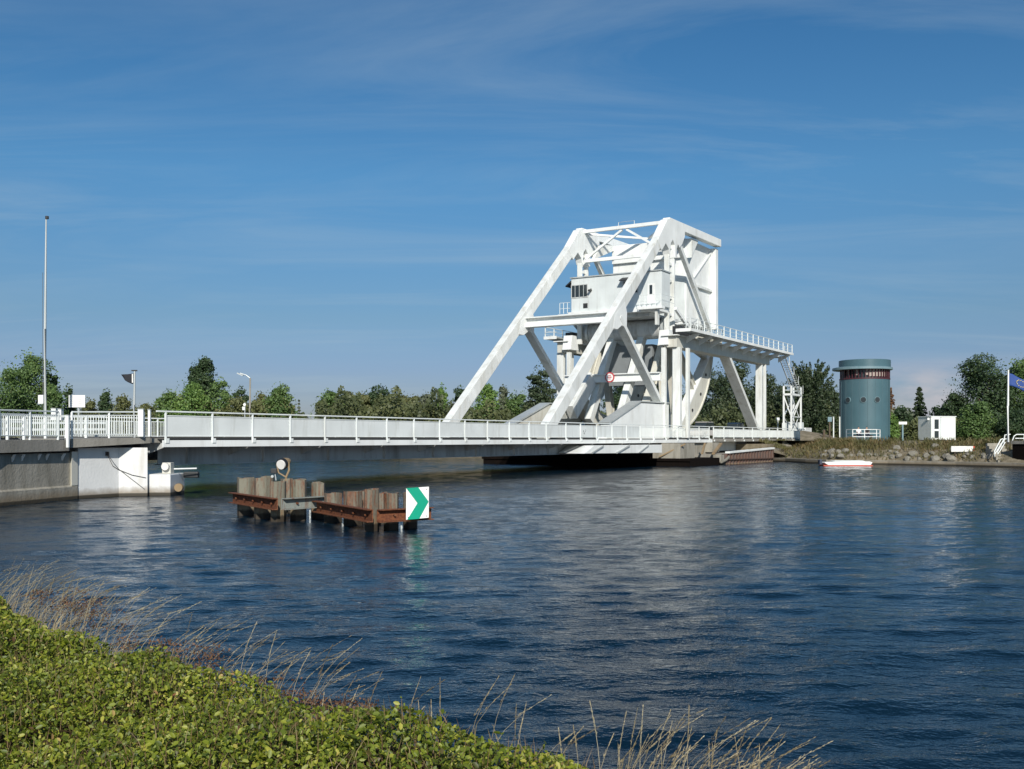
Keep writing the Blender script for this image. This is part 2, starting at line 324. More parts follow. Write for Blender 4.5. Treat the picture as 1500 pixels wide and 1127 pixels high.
    def build(s, name, mat, parent=None, bevel=0, smooth=False, recalc=True):
        o_ = orgof(parent)
        me = bpy.data.meshes.new(name)
        me.from_pydata([(x - o_.x, y - o_.y, z - o_.z) for x, y, z in s.v], [], s.f); me.update()
        if recalc:
            import bmesh
            bm = bmesh.new(); bm.from_mesh(me); bmesh.ops.recalc_face_normals(bm, faces=bm.faces); bm.to_mesh(me); bm.free()
        me.materials.append(MATS[mat]); ob = bpy.data.objects.new(name, me); COL.objects.link(ob)
        if parent: ob.parent = parent
        if bevel:
            md = ob.modifiers.new("bevel", 'BEVEL'); md.width = bevel; md.segments = 2; md.limit_method = 'ANGLE'; md.angle_limit = R(40)
        if smooth:
            for pl in me.polygons: pl.use_smooth = True
            try: me.set_sharp_from_angle(angle=R(38))
            except Exception: pass
        return ob
def npmesh(name, V, F, mat, parent=None, tint=None, org=None, smooth=False):
    """V (n,3) float array, F (m,k) int array of quads or triangles, tint per face"""
    if org is not None: V = V - np.array(org)
    me = bpy.data.meshes.new(name); n, k = F.shape
    me.vertices.add(len(V)); me.vertices.foreach_set('co', V.astype(np.float32).ravel())
    me.loops.add(n * k); me.loops.foreach_set('vertex_index', F.astype(np.int32).ravel())
    me.polygons.add(n); me.polygons.foreach_set('loop_start', np.arange(0, n * k, k, dtype=np.int32))
    me.update(calc_edges=True)
    if tint is not None:
        a = me.attributes.new('tint', 'FLOAT', 'FACE'); a.data.foreach_set('value', tint.astype(np.float32))
    if smooth: me.polygons.foreach_set('use_smooth', np.ones(n, dtype=bool))
    me.materials.append(MATS[mat]); ob = bpy.data.objects.new(name, me); COL.objects.link(ob)
    if parent: ob.parent = parent
    return ob
def leaves(C, size, aspect=0.6, nrm=None, fold=0.0, jitter=0.35):
    """one diamond-shaped leaf quad at each centre; returns V, F"""
    n = len(C); d = rng.normal(size=(n, 3))
    if nrm is not None: d = nrm + jitter * d
    d /= np.linalg.norm(d, axis=1, keepdims=True)
    a = np.cross(d, rng.normal(size=(n, 3))); a /= np.linalg.norm(a, axis=1, keepdims=True); b = np.cross(d, a)
    s = (size * (0.6 + 0.8 * rng.random(n)))[:, None] if np.isscalar(size) else size[:, None]
    V = np.stack([C - a * s / 2, C - b * s * aspect / 2 + d * s * fold, C + a * s / 2, C + b * s * aspect / 2 + d * s * fold], 1).reshape(-1, 3)
    return V, np.arange(4 * n).reshape(n, 4)

# ------------------------------------------------------------ water and land
def struct(name, V, F, mat):
    me = bpy.data.meshes.new(name); me.from_pydata(V, [], F); me.update(); me.materials.append(MATS[mat])
    o = bpy.data.objects.new(name, me); COL.objects.link(o); o['kind'] = 'structure'; return o
wr = np.random.default_rng(21)
NW = 110
wl_ = np.exp(wr.uniform(math.log(0.15), math.log(2.2), NW)); wa_ = wr.normal(math.pi / 2 + 0.10, 0.40, NW); wp_ = wr.random(NW) * 6.283
ws_ = 0.0108 * (1 + 0.5 * wr.random(NW)) * np.where(wl_ > 1.4, 0.75, 1.0)
def wheight(X, Y, cell):
    Z = np.zeros_like(X); G = 0.75 + 0.35 * np.sin(X * 0.11 + 1.3 * np.sin(Y * 0.07)) * np.sin(Y * 0.09 + 0.8)
    for L, a, p_, sl_ in zip(wl_, wa_, wp_, ws_):
        f = min(1.0, max(0.0, (L / cell - 3.0) / 3.0))
        if f <= 0: continue
        k = 2 * math.pi / L; ph = k * (X * math.cos(a) + Y * math.sin(a)) + p_ + 1.2 * np.sin(X * 0.31 / L ** .5 + p_ * 3) ; s_ = np.sin(ph); Z += f * sl_ / k * (s_ + 0.25 * np.cos(2 * ph))
    return Z * G
VV = []; FF = []; vb_ = 0
def wpatch(x0, x1, y0, y1, cell, hole=None):
    global vb_
    nx = int(round((x1 - x0) / cell)) + 1; ny = int(round((y1 - y0) / cell)) + 1
    X, Y = np.meshgrid(np.linspace(x0, x1, nx), np.linspace(y0, y1, ny), indexing='ij'); Z = wheight(X, Y, cell)
    VV.append(np.stack([X.ravel(), Y.ravel(), Z.ravel()], 1)); i, j = np.meshgrid(np.arange(nx - 1), np.arange(ny - 1), indexing='ij'); b_ = (i * ny + j).ravel() + vb_
    FF.append(np.stack([b_, b_ + ny, b_ + ny + 1, b_ + 1], 1)); vb_ += nx * ny
wpatch(-15, 15, 3.0, 18.0, 0.05); wpatch(-34, -15, 3.0, 18.0, .25); wpatch(15, 34, 3.0, 18.0, .25)
wpatch(-34, 34, 18.0, 46.0, 0.10); wpatch(-80, -34, 3.0, 46.0, .6); wpatch(34, 80, 3.0, 46.0, .6)
wpatch(-80, 100, 46.0, 140.0, 0.25)
V = np.concatenate(VV); F = np.concatenate(FF)
VB = np.array([(-900, -60, -.02), (900, -60, -.02), (900, 3.0, -.02), (-900, 3.0, -.02), (-900, 3.0, 0), (-80, 3.0, 0), (-80, 140, 0), (-900, 140, 0), (80, 3, 0), (900, 3, 0), (900, 140, 0), (100, 140, 0), (100, 46, 0), (80, 46, 0), (-900, 140, 0), (900, 140, 0), (900, 1500, 0), (-900, 1500, 0)], dtype=float)
FB = np.array([(0, 1, 2, 3), (4, 5, 6, 7), (8, 9, 12, 13), (12, 9, 10, 11), (14, 15, 16, 17)]) + len(V)
wo_ = npmesh('water', np.concatenate([V, VB]), np.concatenate([F, FB]), 'canal_water', smooth=True); wo_['kind'] = 'structure'
struct('canal_bed', [(-3000, -300, -4), (3000, -300, -4), (3000, 5000, -4), (-3000, 5000, -4)], [(0, 1, 2, 3)], 'soil')

# far bank: waterline on the right measured in the photograph
shore = [(1128, 676.2), (1150, 677.0), (1180, 678.6), (1210, 679.9), (1300, 681.0), (1400, 683.0), (1500, 685.6), (1620, 689.5)]
SH = [WP(px, YW(py)) for px, py in shore]
SH = [Vector(p) for p in SH]
e1 = (SH[-1] - SH[-2]).normalized(); SH += [SH[-1] + e1 * 30, SH[-1] + e1 * 200]
def offs(P, d):
    out = []
    for i, p in enumerate(P):
        t_ = (P[min(i + 1, len(P) - 1)] - P[max(i - 1, 0)]).normalized(); out.append(p + Vector((-t_.y, t_.x, 0)) * d)
    return out
LZ = 2.38
def strip(P, Q, z0, z1): return [(p.x, p.y, z0) for p in P] + [(q.x, q.y, z1) for q in Q], [(i, i + 1, len(P) + i + 1, len(P) + i) for i in range(len(P) - 1)]
A0 = SH; A1 = offs(SH, 0.9); A2 = offs(SH, 5.4); A2b = offs(SH, 6.6); A3 = offs(SH, 10.5)
# quay kerb
qk = MB(); n = len(A0)
vs = [(p.x, p.y, -3) for p in A0] + [(p.x, p.y, 0.42) for p in A0] + [(p.x, p.y, 0.42) for p in A1] + [(p.x, p.y, 0.2) for p in A1]
fs = []
for r_ in range(3): fs += [(r_ * n + i, r_ * n + i + 1, (r_ + 1) * n + i + 1, (r_ + 1) * n + i) for i in range(n - 1)]
qk.add(vs, fs)
q = qk.build('quay_wall', 'concrete', None); tag(q, 'low concrete quay edge along the foot of the far rocky bank', 'quay wall')
# far bank ground and slope: slope sheet with bumps
def slope_sheet():
    rows = 10; V = []; F = []; pts = []
    # resample along
    P = []; Q = []
    for i in range(len(A1) - 1):
        L = (A1[i + 1] - A1[i]).length; k = max(1, int(min(L, 40) / 0.8))
        for j in range(k):
            f = j / k; P.append(A1[i].lerp(A1[i + 1], f)); Q.append(A2[i].lerp(A2[i + 1], f))
    P.append(A1[-1]); Q.append(A2[-1])
    for a, b_ in zip(P, Q):
        for r_ in range(rows + 1):
            f = r_ / rows; p = a.lerp(b_, f); z = 0.36 + (LZ - 0.33) * (f ** 0.75)
            if 0 < r_ < rows: z += random.uniform(-0.06, 0.06)
            V.append((p.x, p.y, z))
    m_ = len(P)
    for i in range(m_ - 1):
        for r_ in range(rows): F.append((i * (rows + 1) + r_, (i + 1) * (rows + 1) + r_, (i + 1) * (rows + 1) + r_ + 1, i * (rows + 1) + r_ + 1))
    return V, F, P, Q
V, F, SP, SQ = slope_sheet(); struct('bank_slope', V, F, 'bank_soil')
# right-bank land sheet: from the slope top to the horizon, and along the canal behind the bridge
far = [BW(90, 14.6), BW(92, 60), BW(98, 300), BW(140, 2500)]
land = [(p.x, p.y, LZ) for p in A2] + [(3500, -100, LZ), (3500, 4800, LZ), (-1400, 4800, LZ)] + [(p.x, p.y, LZ) for p in reversed(far)] + [(BW(90, 3).x, BW(90, 3).y, LZ)]
gr = MB()
import mathutils.geometry as mg
tri = mg.tessellate_polygon([[Vector(p) for p in land]])
struct('ground', land, [tuple(t_) for t_ in tri], 'turf')
pv, pf = strip(A2b, A3, LZ + 0.008, LZ + 0.008); struct('towpath', pv, pf, 'path_gravel')
# bank face behind the bridge
bf = [(p.x, p.y) for p in far]
struct('canal_bank', [(x, y, -3) for x, y in bf] + [(x, y, LZ) for x, y in bf], [(i, i + 1, 4 + i + 1, 4 + i) for i in range(3)], 'bank_soil')
# left bank behind and beside the bridge
ll = [BW(-1.5, 14.6), BW(-3, 60), BW(-30, 400), BW(-60, 2500), Vector((-3500, 4000, 0)), Vector((-3500, 20, 0)), WP(-400, 22), WP(-160, 34), BW(-14, 1.5), BW(-6, 1.5)]
tri = mg.tessellate_polygon([[Vector((p.x, p.y, 0)) for p in ll]])
struct('left_bank_ground', [(p.x, p.y, 1.95) for p in ll], [tuple(t_) for t_ in tri], 'turf')
bf = ll[:4]
struct('left_canal_bank', [(p.x, p.y, -3) for p in bf] + [(p.x, p.y, 1.95) for p in bf], [(i, i + 1, 4 + i + 1, 4 + i) for i in range(3)], 'bank_soil')

# ------------------------------------------------------------ the bascule bridge (moving leaf)
NT, FT = 2.0, 11.9
TU = 65.0
HZ = 14.3; RR = 10.75
bridge = thing('bascule_bridge', 'white steel bascule bridge spanning the canal, with tall triangular truss and high box counterweight', 'bridge', (TU, 7, 0), 'B')
L0, L1 = 0.35, 72.0
# deck + girders
mb = MB().box((L0, 0.30, 2.42), (L1, 13.6, 2.62)); deck = mb.build('deck', 'edge_concrete', bridge)
MB().box((L0, 3.4, 2.624), (L1, 10.5, 2.70)).build('roadway', 'asphalt', deck)
posts = [0.87, 3.69, 6.35, 9.07, 11.8, 14.5, 17.3, 20.0, 22.75, 25.65, 28.44, 31.33, 34.12, 36.7, 39.84, 42.3, 45.2, 48.1, 51, 53.9, 56.8, 59.7, 62.6, 65.5, 68.4, 71.3]
for gv, sgn in ((1.8, -1), (12.1, 1)):
    g = MB(); zb = 1.32
    g.box((1.9, gv, zb + 0.05), (L1 - 6, gv + 0.04 * sgn * -1, 2.416)); g.box((1.9, gv - 0.22, zb), (L1 - 6, gv + 0.22, zb + 0.05))
    gg = g.build('main_girder', 'girder_paint', bridge)
    for u in np.arange(3.6, 64, 5.2):
        MB().box((u, gv - 0.16 if sgn < 0 else gv, zb + 0.054), (u + 0.05, gv if sgn < 0 else gv + .16, 2.41)).build('stiffener', 'girder_paint', gg)
g = MB()
for u in np.arange(6, 64, 5.2): g.box((u, 2.1, 1.6), (u + 0.15, 11.8, 2.415))
g.build('cross_girder', 'girder_paint', bridge)
for v0, v1 in ((-0.10, -0.02), (13.92, 14.0)):
    f = MB(); f.box((L0 + .3, v0, 2.21), (L1, v1, 2.53)); fo = f.build('edge_fascia', 'white_clean', bridge, bevel=0.01)
f = MB().box((L0 + .3, -0.015, 2.56), (L1, 0.30, 2.60)); f.build('walkway_edge', 'dark_metal', bridge)
f = MB().box((L0 + .3, 13.6, 2.56), (L1, 13.91, 2.60)); f.build('walkway_edge', 'dark_metal', bridge)
# cantilever brackets, posts, panels, handrail on the near and far edges
for side in (0, 1):
    vv = (lambda v: v) if side == 0 else (lambda v: 13.9 - v)
    seq = posts if side == 0 else posts[::2]
    for i, u in enumerate(seq):
        if i % 2 == 0 or side == 1:
            b = MB().prism([(vv(0.02), 2.22), (vv(0.02), 2.41), (vv(1.76), 2.41), (vv(1.76), 1.75)], u, u + 0.05, axis=0); b.build('bracket', 'girder_paint', bridge)
        b = MB().beam((u, vv(0.0), 2.46), (u, vv(0.0), 3.84), 0.09, 0.075, (1, 0, 0)); b.box((u - 0.11, vv(-0.14), 2.4), (u + 0.11, vv(-0.04), 2.62))
        b.build('railing_post', 'rail_paint', bridge, bevel=0.008)
        if i < len(seq) - 1:
            a, c = u + 0.075, seq[i + 1] - 0.075
            if side == 0 and u < 53:
                pm = MB().box((a, 0.012, 2.74), (c, 0.028, 3.66)); po = pm.build('railing_panel', 'panel_white', bridge)
                fr = MB()
                fr.box((a, -0.01, 3.66), (c, 0.03, 3.70)).box((a, -0.01, 2.71), (c, 0.03, 2.74))
                fr.build('panel_frame', 'rail_paint', po)
            else:
                fr = MB().box((a, -0.015 + vv(0) - 0.0, 3.64), (c, vv(0) + 0.02, 3.69)).box((a, vv(0) - 0.015, 2.74), (c, vv(0) + 0.02, 2.79))
                nb = int((c - a) / 0.13)
                for j in range(1, nb): x = a + (c - a) * j / nb; fr.box((x - 0.012, vv(0) - 0.012, 2.79), (x + 0.012, vv(0) + 0.012, 3.64))
                fr.build('railing_panel', 'rail_paint', bridge)
    hr = MB().box((L0, vv(0) - 0.05, 3.84), (L1, vv(0) + 0.05, 3.91)); hr.build('handrail', 'rail_paint', bridge, bevel=0.015)
# scribbled graffiti on one panel
g = MB()
for k in range(7):
    x = 42.8 + k * 0.07; z = 2.95 + random.uniform(0, 0.25); g.beam((x, 0.008, z), (x + random.uniform(-.05, .12), 0.008, z + random.uniform(.05, .2)), 0.008, 0.025)
g.build('graffiti', 'black', bridge)
# trusses
TZ = 24.4; CU = 79.4
tops = {}
for tv, near in ((NT, True), (FT, False)):
    tr = MB()
    # main sloping member, straight from deck to apex
    tr.beam((39.3, tv, 2.6), (64.3, tv, 23.75), 0.72, 1.08)
    to = tr.build('truss', 'white_paint', bridge, bevel=0.03)
    for f in (0.18, 0.36, 0.74, 0.88):
        c_ = Vector((39.3, tv, 2.6)).lerp(Vector((64.3, tv, 23.75)), f); d_ = Vector((25.0, 0, 21.15)).normalized() * 0.55
        MB().beam(c_ - d_, c_ + d_, 0.75, 0.9).build('splice_plate', 'white_clean', to)
    # top chord
    MB().beam((64.6, tv, TZ + 0.05), (CU, tv, TZ + 0.25), 0.74, 0.82).build('top_chord', 'white_clean', to, bevel=0.03)
    # apex gusset
    MB().prism([(61.6, 22.1), (64.0, 24.55), (64.9, 24.86), (68.6, 24.5), (68.6, 23.6), (67.9, 22.7), (67.2, 22.2), (66.75, 22.5), (66.4, 22.0), (66.35, 21.0), (65.95, 21.0), (65.9, 22.3), (65.4, 22.75), (64.9, 22.3), (64.7, 21.0), (64.4, 21.6), (63.6, 22.1), (62.6, 21.2)], tv - 0.385, tv + 0.385).build('gusset', 'white_clean', to, bevel=0.02)
    # H-section vertical
    for vu in (64.75, 66.15): MB().box((vu - 0.14, tv - 0.25, 12.6), (vu + 0.14, tv + 0.25, 23.0)).build('vertical', 'white_paint', to, bevel=0.02)
    bt = MB()
    for z in np.arange(13.4, 22.5, 1.7): bt.box((64.9, tv - 0.05, z), (66.0, tv + 0.05, z + 0.25))
    bt.build('batten_plate', 'white_paint', to)
    # rear diagonal against the counterweight
    MB().beam((67.2, tv, 23.2), (76.9, tv, 14.7), 0.42, 0.5).build('rear_diagonal', 'white_paint', to)
    # brace from the mid node
    MB().beam((53.2, tv, 13.7), (63.0, tv, 5.9), 0.8, 0.42).build('brace', 'white_paint', to)
    MB().prism([(51.6, 12.5), (52.2, 13.9), (54.2, 15.2), (54.6, 14.2), (54.55, 12.75), (53.5, 12.95), (52.6, 12.5)], tv - 0.37, tv + 0.37).build('gusset', 'white_clean', to, bevel=0.02)
    # haunch wall over the girder with a coping
    hv0, hv1 = (tv - 0.45, tv + 0.45)
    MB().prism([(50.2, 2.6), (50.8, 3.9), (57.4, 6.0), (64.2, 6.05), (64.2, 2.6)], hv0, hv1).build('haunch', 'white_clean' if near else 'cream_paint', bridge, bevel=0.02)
    MB().prism([(50.6, 3.92), (57.35, 6.07), (64.25, 6.12), (64.25, 6.24), (57.3, 6.19), (50.5, 4.05)], hv0 - 0.12, hv1 + 0.12).build('coping', 'galvanised', bridge)
# cross frames between the two trusses
def cross(u, z, w, h, mat='white_paint', nm='cross_beam', ib=True, v0=NT + 0.36, v1=FT - 0.36):
    mb = MB()
    if ib: mb.ibeam((u, v0, z), (u, v1, z), w, h, (0, 0, 1), 0.1, 0.08)
    else: mb.beam((u, v0, z), (u, v1, z), w, h)
    return mb.build(nm, mat, bridge)
cross(53.3, 13.75, 0.9, 0.95, 'white_clean')
cross(65.2, 24.55, 0.34, 0.34, ib=False, mat='white_clean'); cross(65.3, 21.45, 0.32, 0.34, ib=False, mat='white_clean')
for a, b_ in (((65.25, NT + .4, 21.6), (65.25, 6.7, 24.3)), ((65.25, FT - .4, 21.6), (65.25, 7.2, 24.3))): MB().beam(a, b_, 0.22, 0.22).build('cross_brace', 'white_clean', bridge)
for a, b_ in (((65.6, NT + .4, 24.35), (71.2, 6.9, 24.35)), ((65.6, FT - .4, 24.35), (71.2, 7.0, 24.35))): MB().beam(a, b_, 0.25, 0.2).build('cross_brace', 'white_clean', bridge)
g = MB().tube([(65.2, 5.8, 24.75), (65.2, 5.8, 25.1)], 0.03, 6).tube([(65.2, 7.6, 24.75), (65.2, 7.6, 25.1)], 0.03, 6).tube([(65.2, 5.8, 25.1), (65.2, 7.6, 25.1)], 0.02, 6); g.build('lamp_bracket', 'galvanised', bridge)
# counterweight box with stiffening on its flank
cw = MB(); cw.box((71.5, 2.65, 14.9), (CU - 0.1, 11.3, 24.0)); cwo = cw.build('counterweight', 'white_clean', bridge, bevel=0.04)
MB().box((71.15, 2.9, 21.95), (71.496, 11.25, 23.9)).build('front_ballast_box', 'white_clean', cwo, bevel=0.02)
MB().box((71.42, 2.8, 15.2), (71.496, 11.2, 19.8)).build('cladding_sheet', 'cab_cladding', cwo)
MB().box((78.6, 2.0, 14.9), (CU, 2.646, 24.0)).build('end_post', 'white_clean', cwo, bevel=0.02)
MB().box((73.9, 2.35, 19.1), (78.58, 2.646, 19.35)).build('rib', 'white_paint', cwo)
MB().beam((73.2, 2.5, 20.0), (78.4, 2.5, 23.5), 0.2, 0.16).build('rib', 'white_clean', cwo)
MB().prism([(71.52, 21.9), (73.4, 23.95), (71.52, 23.95)], 2.02, 2.64).build('bracket', 'white_paint', cwo)
MB().prism([(66.2, 21.7), (68.0, 23.6), (71.4, 24.0), (71.4, 23.5)], 11.0, 11.3).build('bracket', 'white_paint', cwo)
# machinery cabin
CA, CB = 62.1, 66.2; cv0, cv1 = 2.5, 11.5
cab = MB().prism([(CA, 1.45), (64.3, 1.45), (64.3, 2.5), (CB, 2.5), (CB, cv1), (CA, cv1)], 15.65, 19.15, axis=2).build('machinery_cabin', 'cab_cladding', bridge, bevel=0.03)
MB().prism([(CA - .12, 1.35), (64.4, 1.35), (64.4, 2.4), (CB + .1, 2.4), (CB + .1, cv1 + .1), (CA - .12, cv1 + .1)], 19.154, 19.27, axis=2).build('roof', 'galvanised', cab)
MB().box((CA - 0.35, cv0 - .85, 15.2), (64.35, cv1 + 0.2, 15.64)).build('floor_beam', 'white_clean', cab, bevel=0.02)
MB().box((CA - 0.9, 1.5, 13.75), (CA - .4, 1.75, 15.2)).build('hanger', 'white_paint', cab)
for v in np.arange(3.5, 11.4, 1.0): MB().box((CA - 0.012, v, 15.8), (CA - 0.002, v + 0.025, 19.1)).build('cladding_seam', 'girder_paint', cab)
def cwin(v0, v1, z0, z1, corner=False):
    fr = MB().box((CA - 0.05, v0, z0), (CA - 0.005, v1, z1)).build('window', 'girder_paint', cab)
    MB().box((CA - 0.062, v0 + 0.1, z0 + 0.1), (CA - 0.052, v1 - 0.1, z1 - 0.1)).build('pane', 'glass_dark', fr)
    for k in range(1, 4):
        x = v0 + (v1 - v0) * k / 4; MB().box((CA - 0.09, x - 0.03, z0 + .05), (CA - 0.064, x + 0.03, z1 - .05)).build('mullion', 'galvanised', fr)
    hd = MB(); hd.prism([(CA - 0.75, z1 + 0.05), (CA - 0.0, z1 + 0.38), (CA - 0.0, z1 + 0.28), (CA - 0.75, z1 - 0.06)], v0 - 0.1, v1 + 0.1); return fr, hd
fr, hd = cwin(9.55, 11.5, 17.1, 18.5)
MB().box((CA, 11.504, 17.1), (CA + 1.5, 11.55, 18.5)).build('pane', 'glass_dark', fr)
MB().prism([(11.5, 18.75), (12.15, 18.35), (12.15, 18.45), (11.5, 18.95)], CA - .1, CA + 1.8, axis=0).build('sunshade', 'dark_metal', cab)
fr, hd = cwin(3.9, 5.6, 17.1, 18.4); hd.build('sunshade', 'dark_metal', cab)
MB().box((CA - 0.03, 9.6, 16.0), (CA - 0.004, 10.1, 16.5)).build('vent', 'dark_metal', cab)
fl = MB().tube([(CA - 0.5, 9.2, 17.7), (CA - 0.02, 9.2, 17.8)], 0.12, 10).tube([(CA - .02, 9.2, 17.6), (CA - .02, 9.2, 18.0)], 0.04, 6); fl.build('floodlight', 'dark_metal', cab)
MB().box((CA - 0.05, 2.15, 15.9), (CA - 0.004, 2.95, 17.95)).build('door', 'white_clean', cab)
MB().box((CA - 0.062, 2.4, 16.9), (CA - 0.052, 2.7, 17.8)).build('pane', 'glass_dark', cab)
r_ = MB()
for x in np.arange(1.1, 3.4, 0.55): r_.tube([(CA - 1.1, x, 15.6), (CA - 1.1, x, 16.7)], 0.03, 6)
for z in (16.1, 16.7): r_.tube([(CA - 1.1, 1.0, z), (CA - 1.1, 3.4, z)], 0.025, 6); r_.tube([(CA - 1.1, 1.0, z), (CA + 2.1, 1.0, z)], 0.025, 6)
r_.build('cabin_railing', 'rail_paint', cab)
MB().box((CA - 1.25, 0.9, 15.28), (CA - 0.36, 3.5, 15.55)).build('cabin_balcony', 'white_clean', cab, bevel=0.02)
r_ = MB()
for x in np.arange(11.9, 12.9, 0.45): r_.tube([(CA - .1, x, 15.6), (CA - .1, x, 16.7)], 0.03, 6)
for z in (16.1, 16.7): r_.tube([(CA - .1, 11.6, z), (CA - .1, 12.8, z)], 0.025, 6)
r_.box((CA - .3, 11.75, 15.3), (CA + 3, 12.9, 15.5)); r_.build('cabin_railing', 'rail_paint', cab)
# underside frame of the cabin, main shaft tube
MB().box((CA + 0.4, 2.9, 14.85), (CB + 3.8, 11.1, 15.19)).build('floor_frame', 'girder_paint', bridge)
tb = MB(); tb.tube([(66.0, 2.9, HZ - 0.45), (66.0, 12.0, HZ - 0.45)], 1.0, 28); tb.build('cross_tube', 'girder_paint', bridge, smooth=True)
for v in (2.62, 11.2): MB().tube([(66.0, v - 0.12, HZ - .45), (66.0, v + 0.12, HZ - .45)], 1.25, 28).build('tube_flange', 'galvanised', bridge, smooth=True)
# rolling tread segments
def arcpts(a0, a1, r, k=24): return [(68.7 + r * math.cos(R(a0 + (a1 - a0) * i / k)), HZ + r * math.sin(R(a0 + (a1 - a0) * i / k))) for i in range(k + 1)]
for sv_, near in ((3.1, True), (10.6, False)):
    seg = MB(); outer = arcpts(-9, -86, RR); seg.prism(outer, sv_ - 0.42, sv_ + 0.42); so_ = seg.build('rolling_segment', 'cream_paint', bridge, bevel=0.02)
    fl = MB(); o1 = arcpts(-9, -130, RR + 0.0, 36); o2 = arcpts(-130, -9, RR + 0.16, 36); fl.prism(o1 + o2, sv_ - 0.55, sv_ + 0.55); fl.build('tread_plate', 'cream_paint', so_)
    p2 = outer; c0, c1 = Vector((p2[0][0], 0, p2[0][1])), Vector((p2[-1][0], 0, p2[-1][1]))
    MB().beam((c0.x, sv_, c0.z), (c1.x, sv_, c1.z), 1.0, 0.16, (0, 1, 0) if False else (0, 0, 1)).build('chord_flange', 'white_clean', so_)
    in_ = MB(); o1 = arcpts(-86, -130, RR - 0.004, 12); o2 = arcpts(-130, -86, RR - 1.5, 12); in_.prism(o1 + o2, sv_ - 0.42, sv_ + 0.42); in_.build('rolling_segment', 'cream_paint', bridge, bevel=0.02)
    for a in (-14, -46, -84, -108, -128):
        p_ = (68.7 + (RR - 0.9) * math.cos(R(a)), sv_, HZ + (RR - 0.9) * math.sin(R(a))); q_ = (67.5 + 0.9 * math.cos(R(a)), sv_, HZ - .1 + 0.9 * math.sin(R(a)))
        if a == -46: p_ = (68.7 + (RR * .83) * math.cos(R(a)), sv_, HZ + (RR * .83) * math.sin(R(a)))
        MB().ibeam(q_, p_, 0.62, 0.8, (0, 1, 0) if abs(a + 90) < 1 else (0, 0, 1), 0.08, 0.34).build('radial_arm', 'cream_paint', bridge)
    for a in (-28, -44, -62):
        c_ = Vector((68.7 + (RR - 1.0) * math.cos(R(a)), 0, HZ + (RR - 1.0) * math.sin(R(a)))); MB().tube([(c_.x, sv_ - 0.5, c_.z), (c_.x, sv_ - 0.43, c_.z)], 0.17, 12).build('hole_cover', 'dark_metal', so_)
# deep cross box between the segments (dark inside the frame)
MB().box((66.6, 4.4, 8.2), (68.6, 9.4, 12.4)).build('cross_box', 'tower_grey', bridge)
MB().beam((60.4, 8.6, 4.4), (66.2, 8.6, 13.6), 0.7, 0.8).build('inner_brace', 'white_paint', bridge)
MB().beam((60.4, 5.2, 4.4), (66.2, 5.2, 13.6), 0.7, 0.8).build('inner_brace', 'white_paint', bridge)
for v, zz_ in ((10.3, 0), (9.1, 0)):
    MB().beam((57.6, v, 5.2), (61.6, v, 8.7), 0.9, 1.6).build('inner_brace', 'white_paint', bridge)
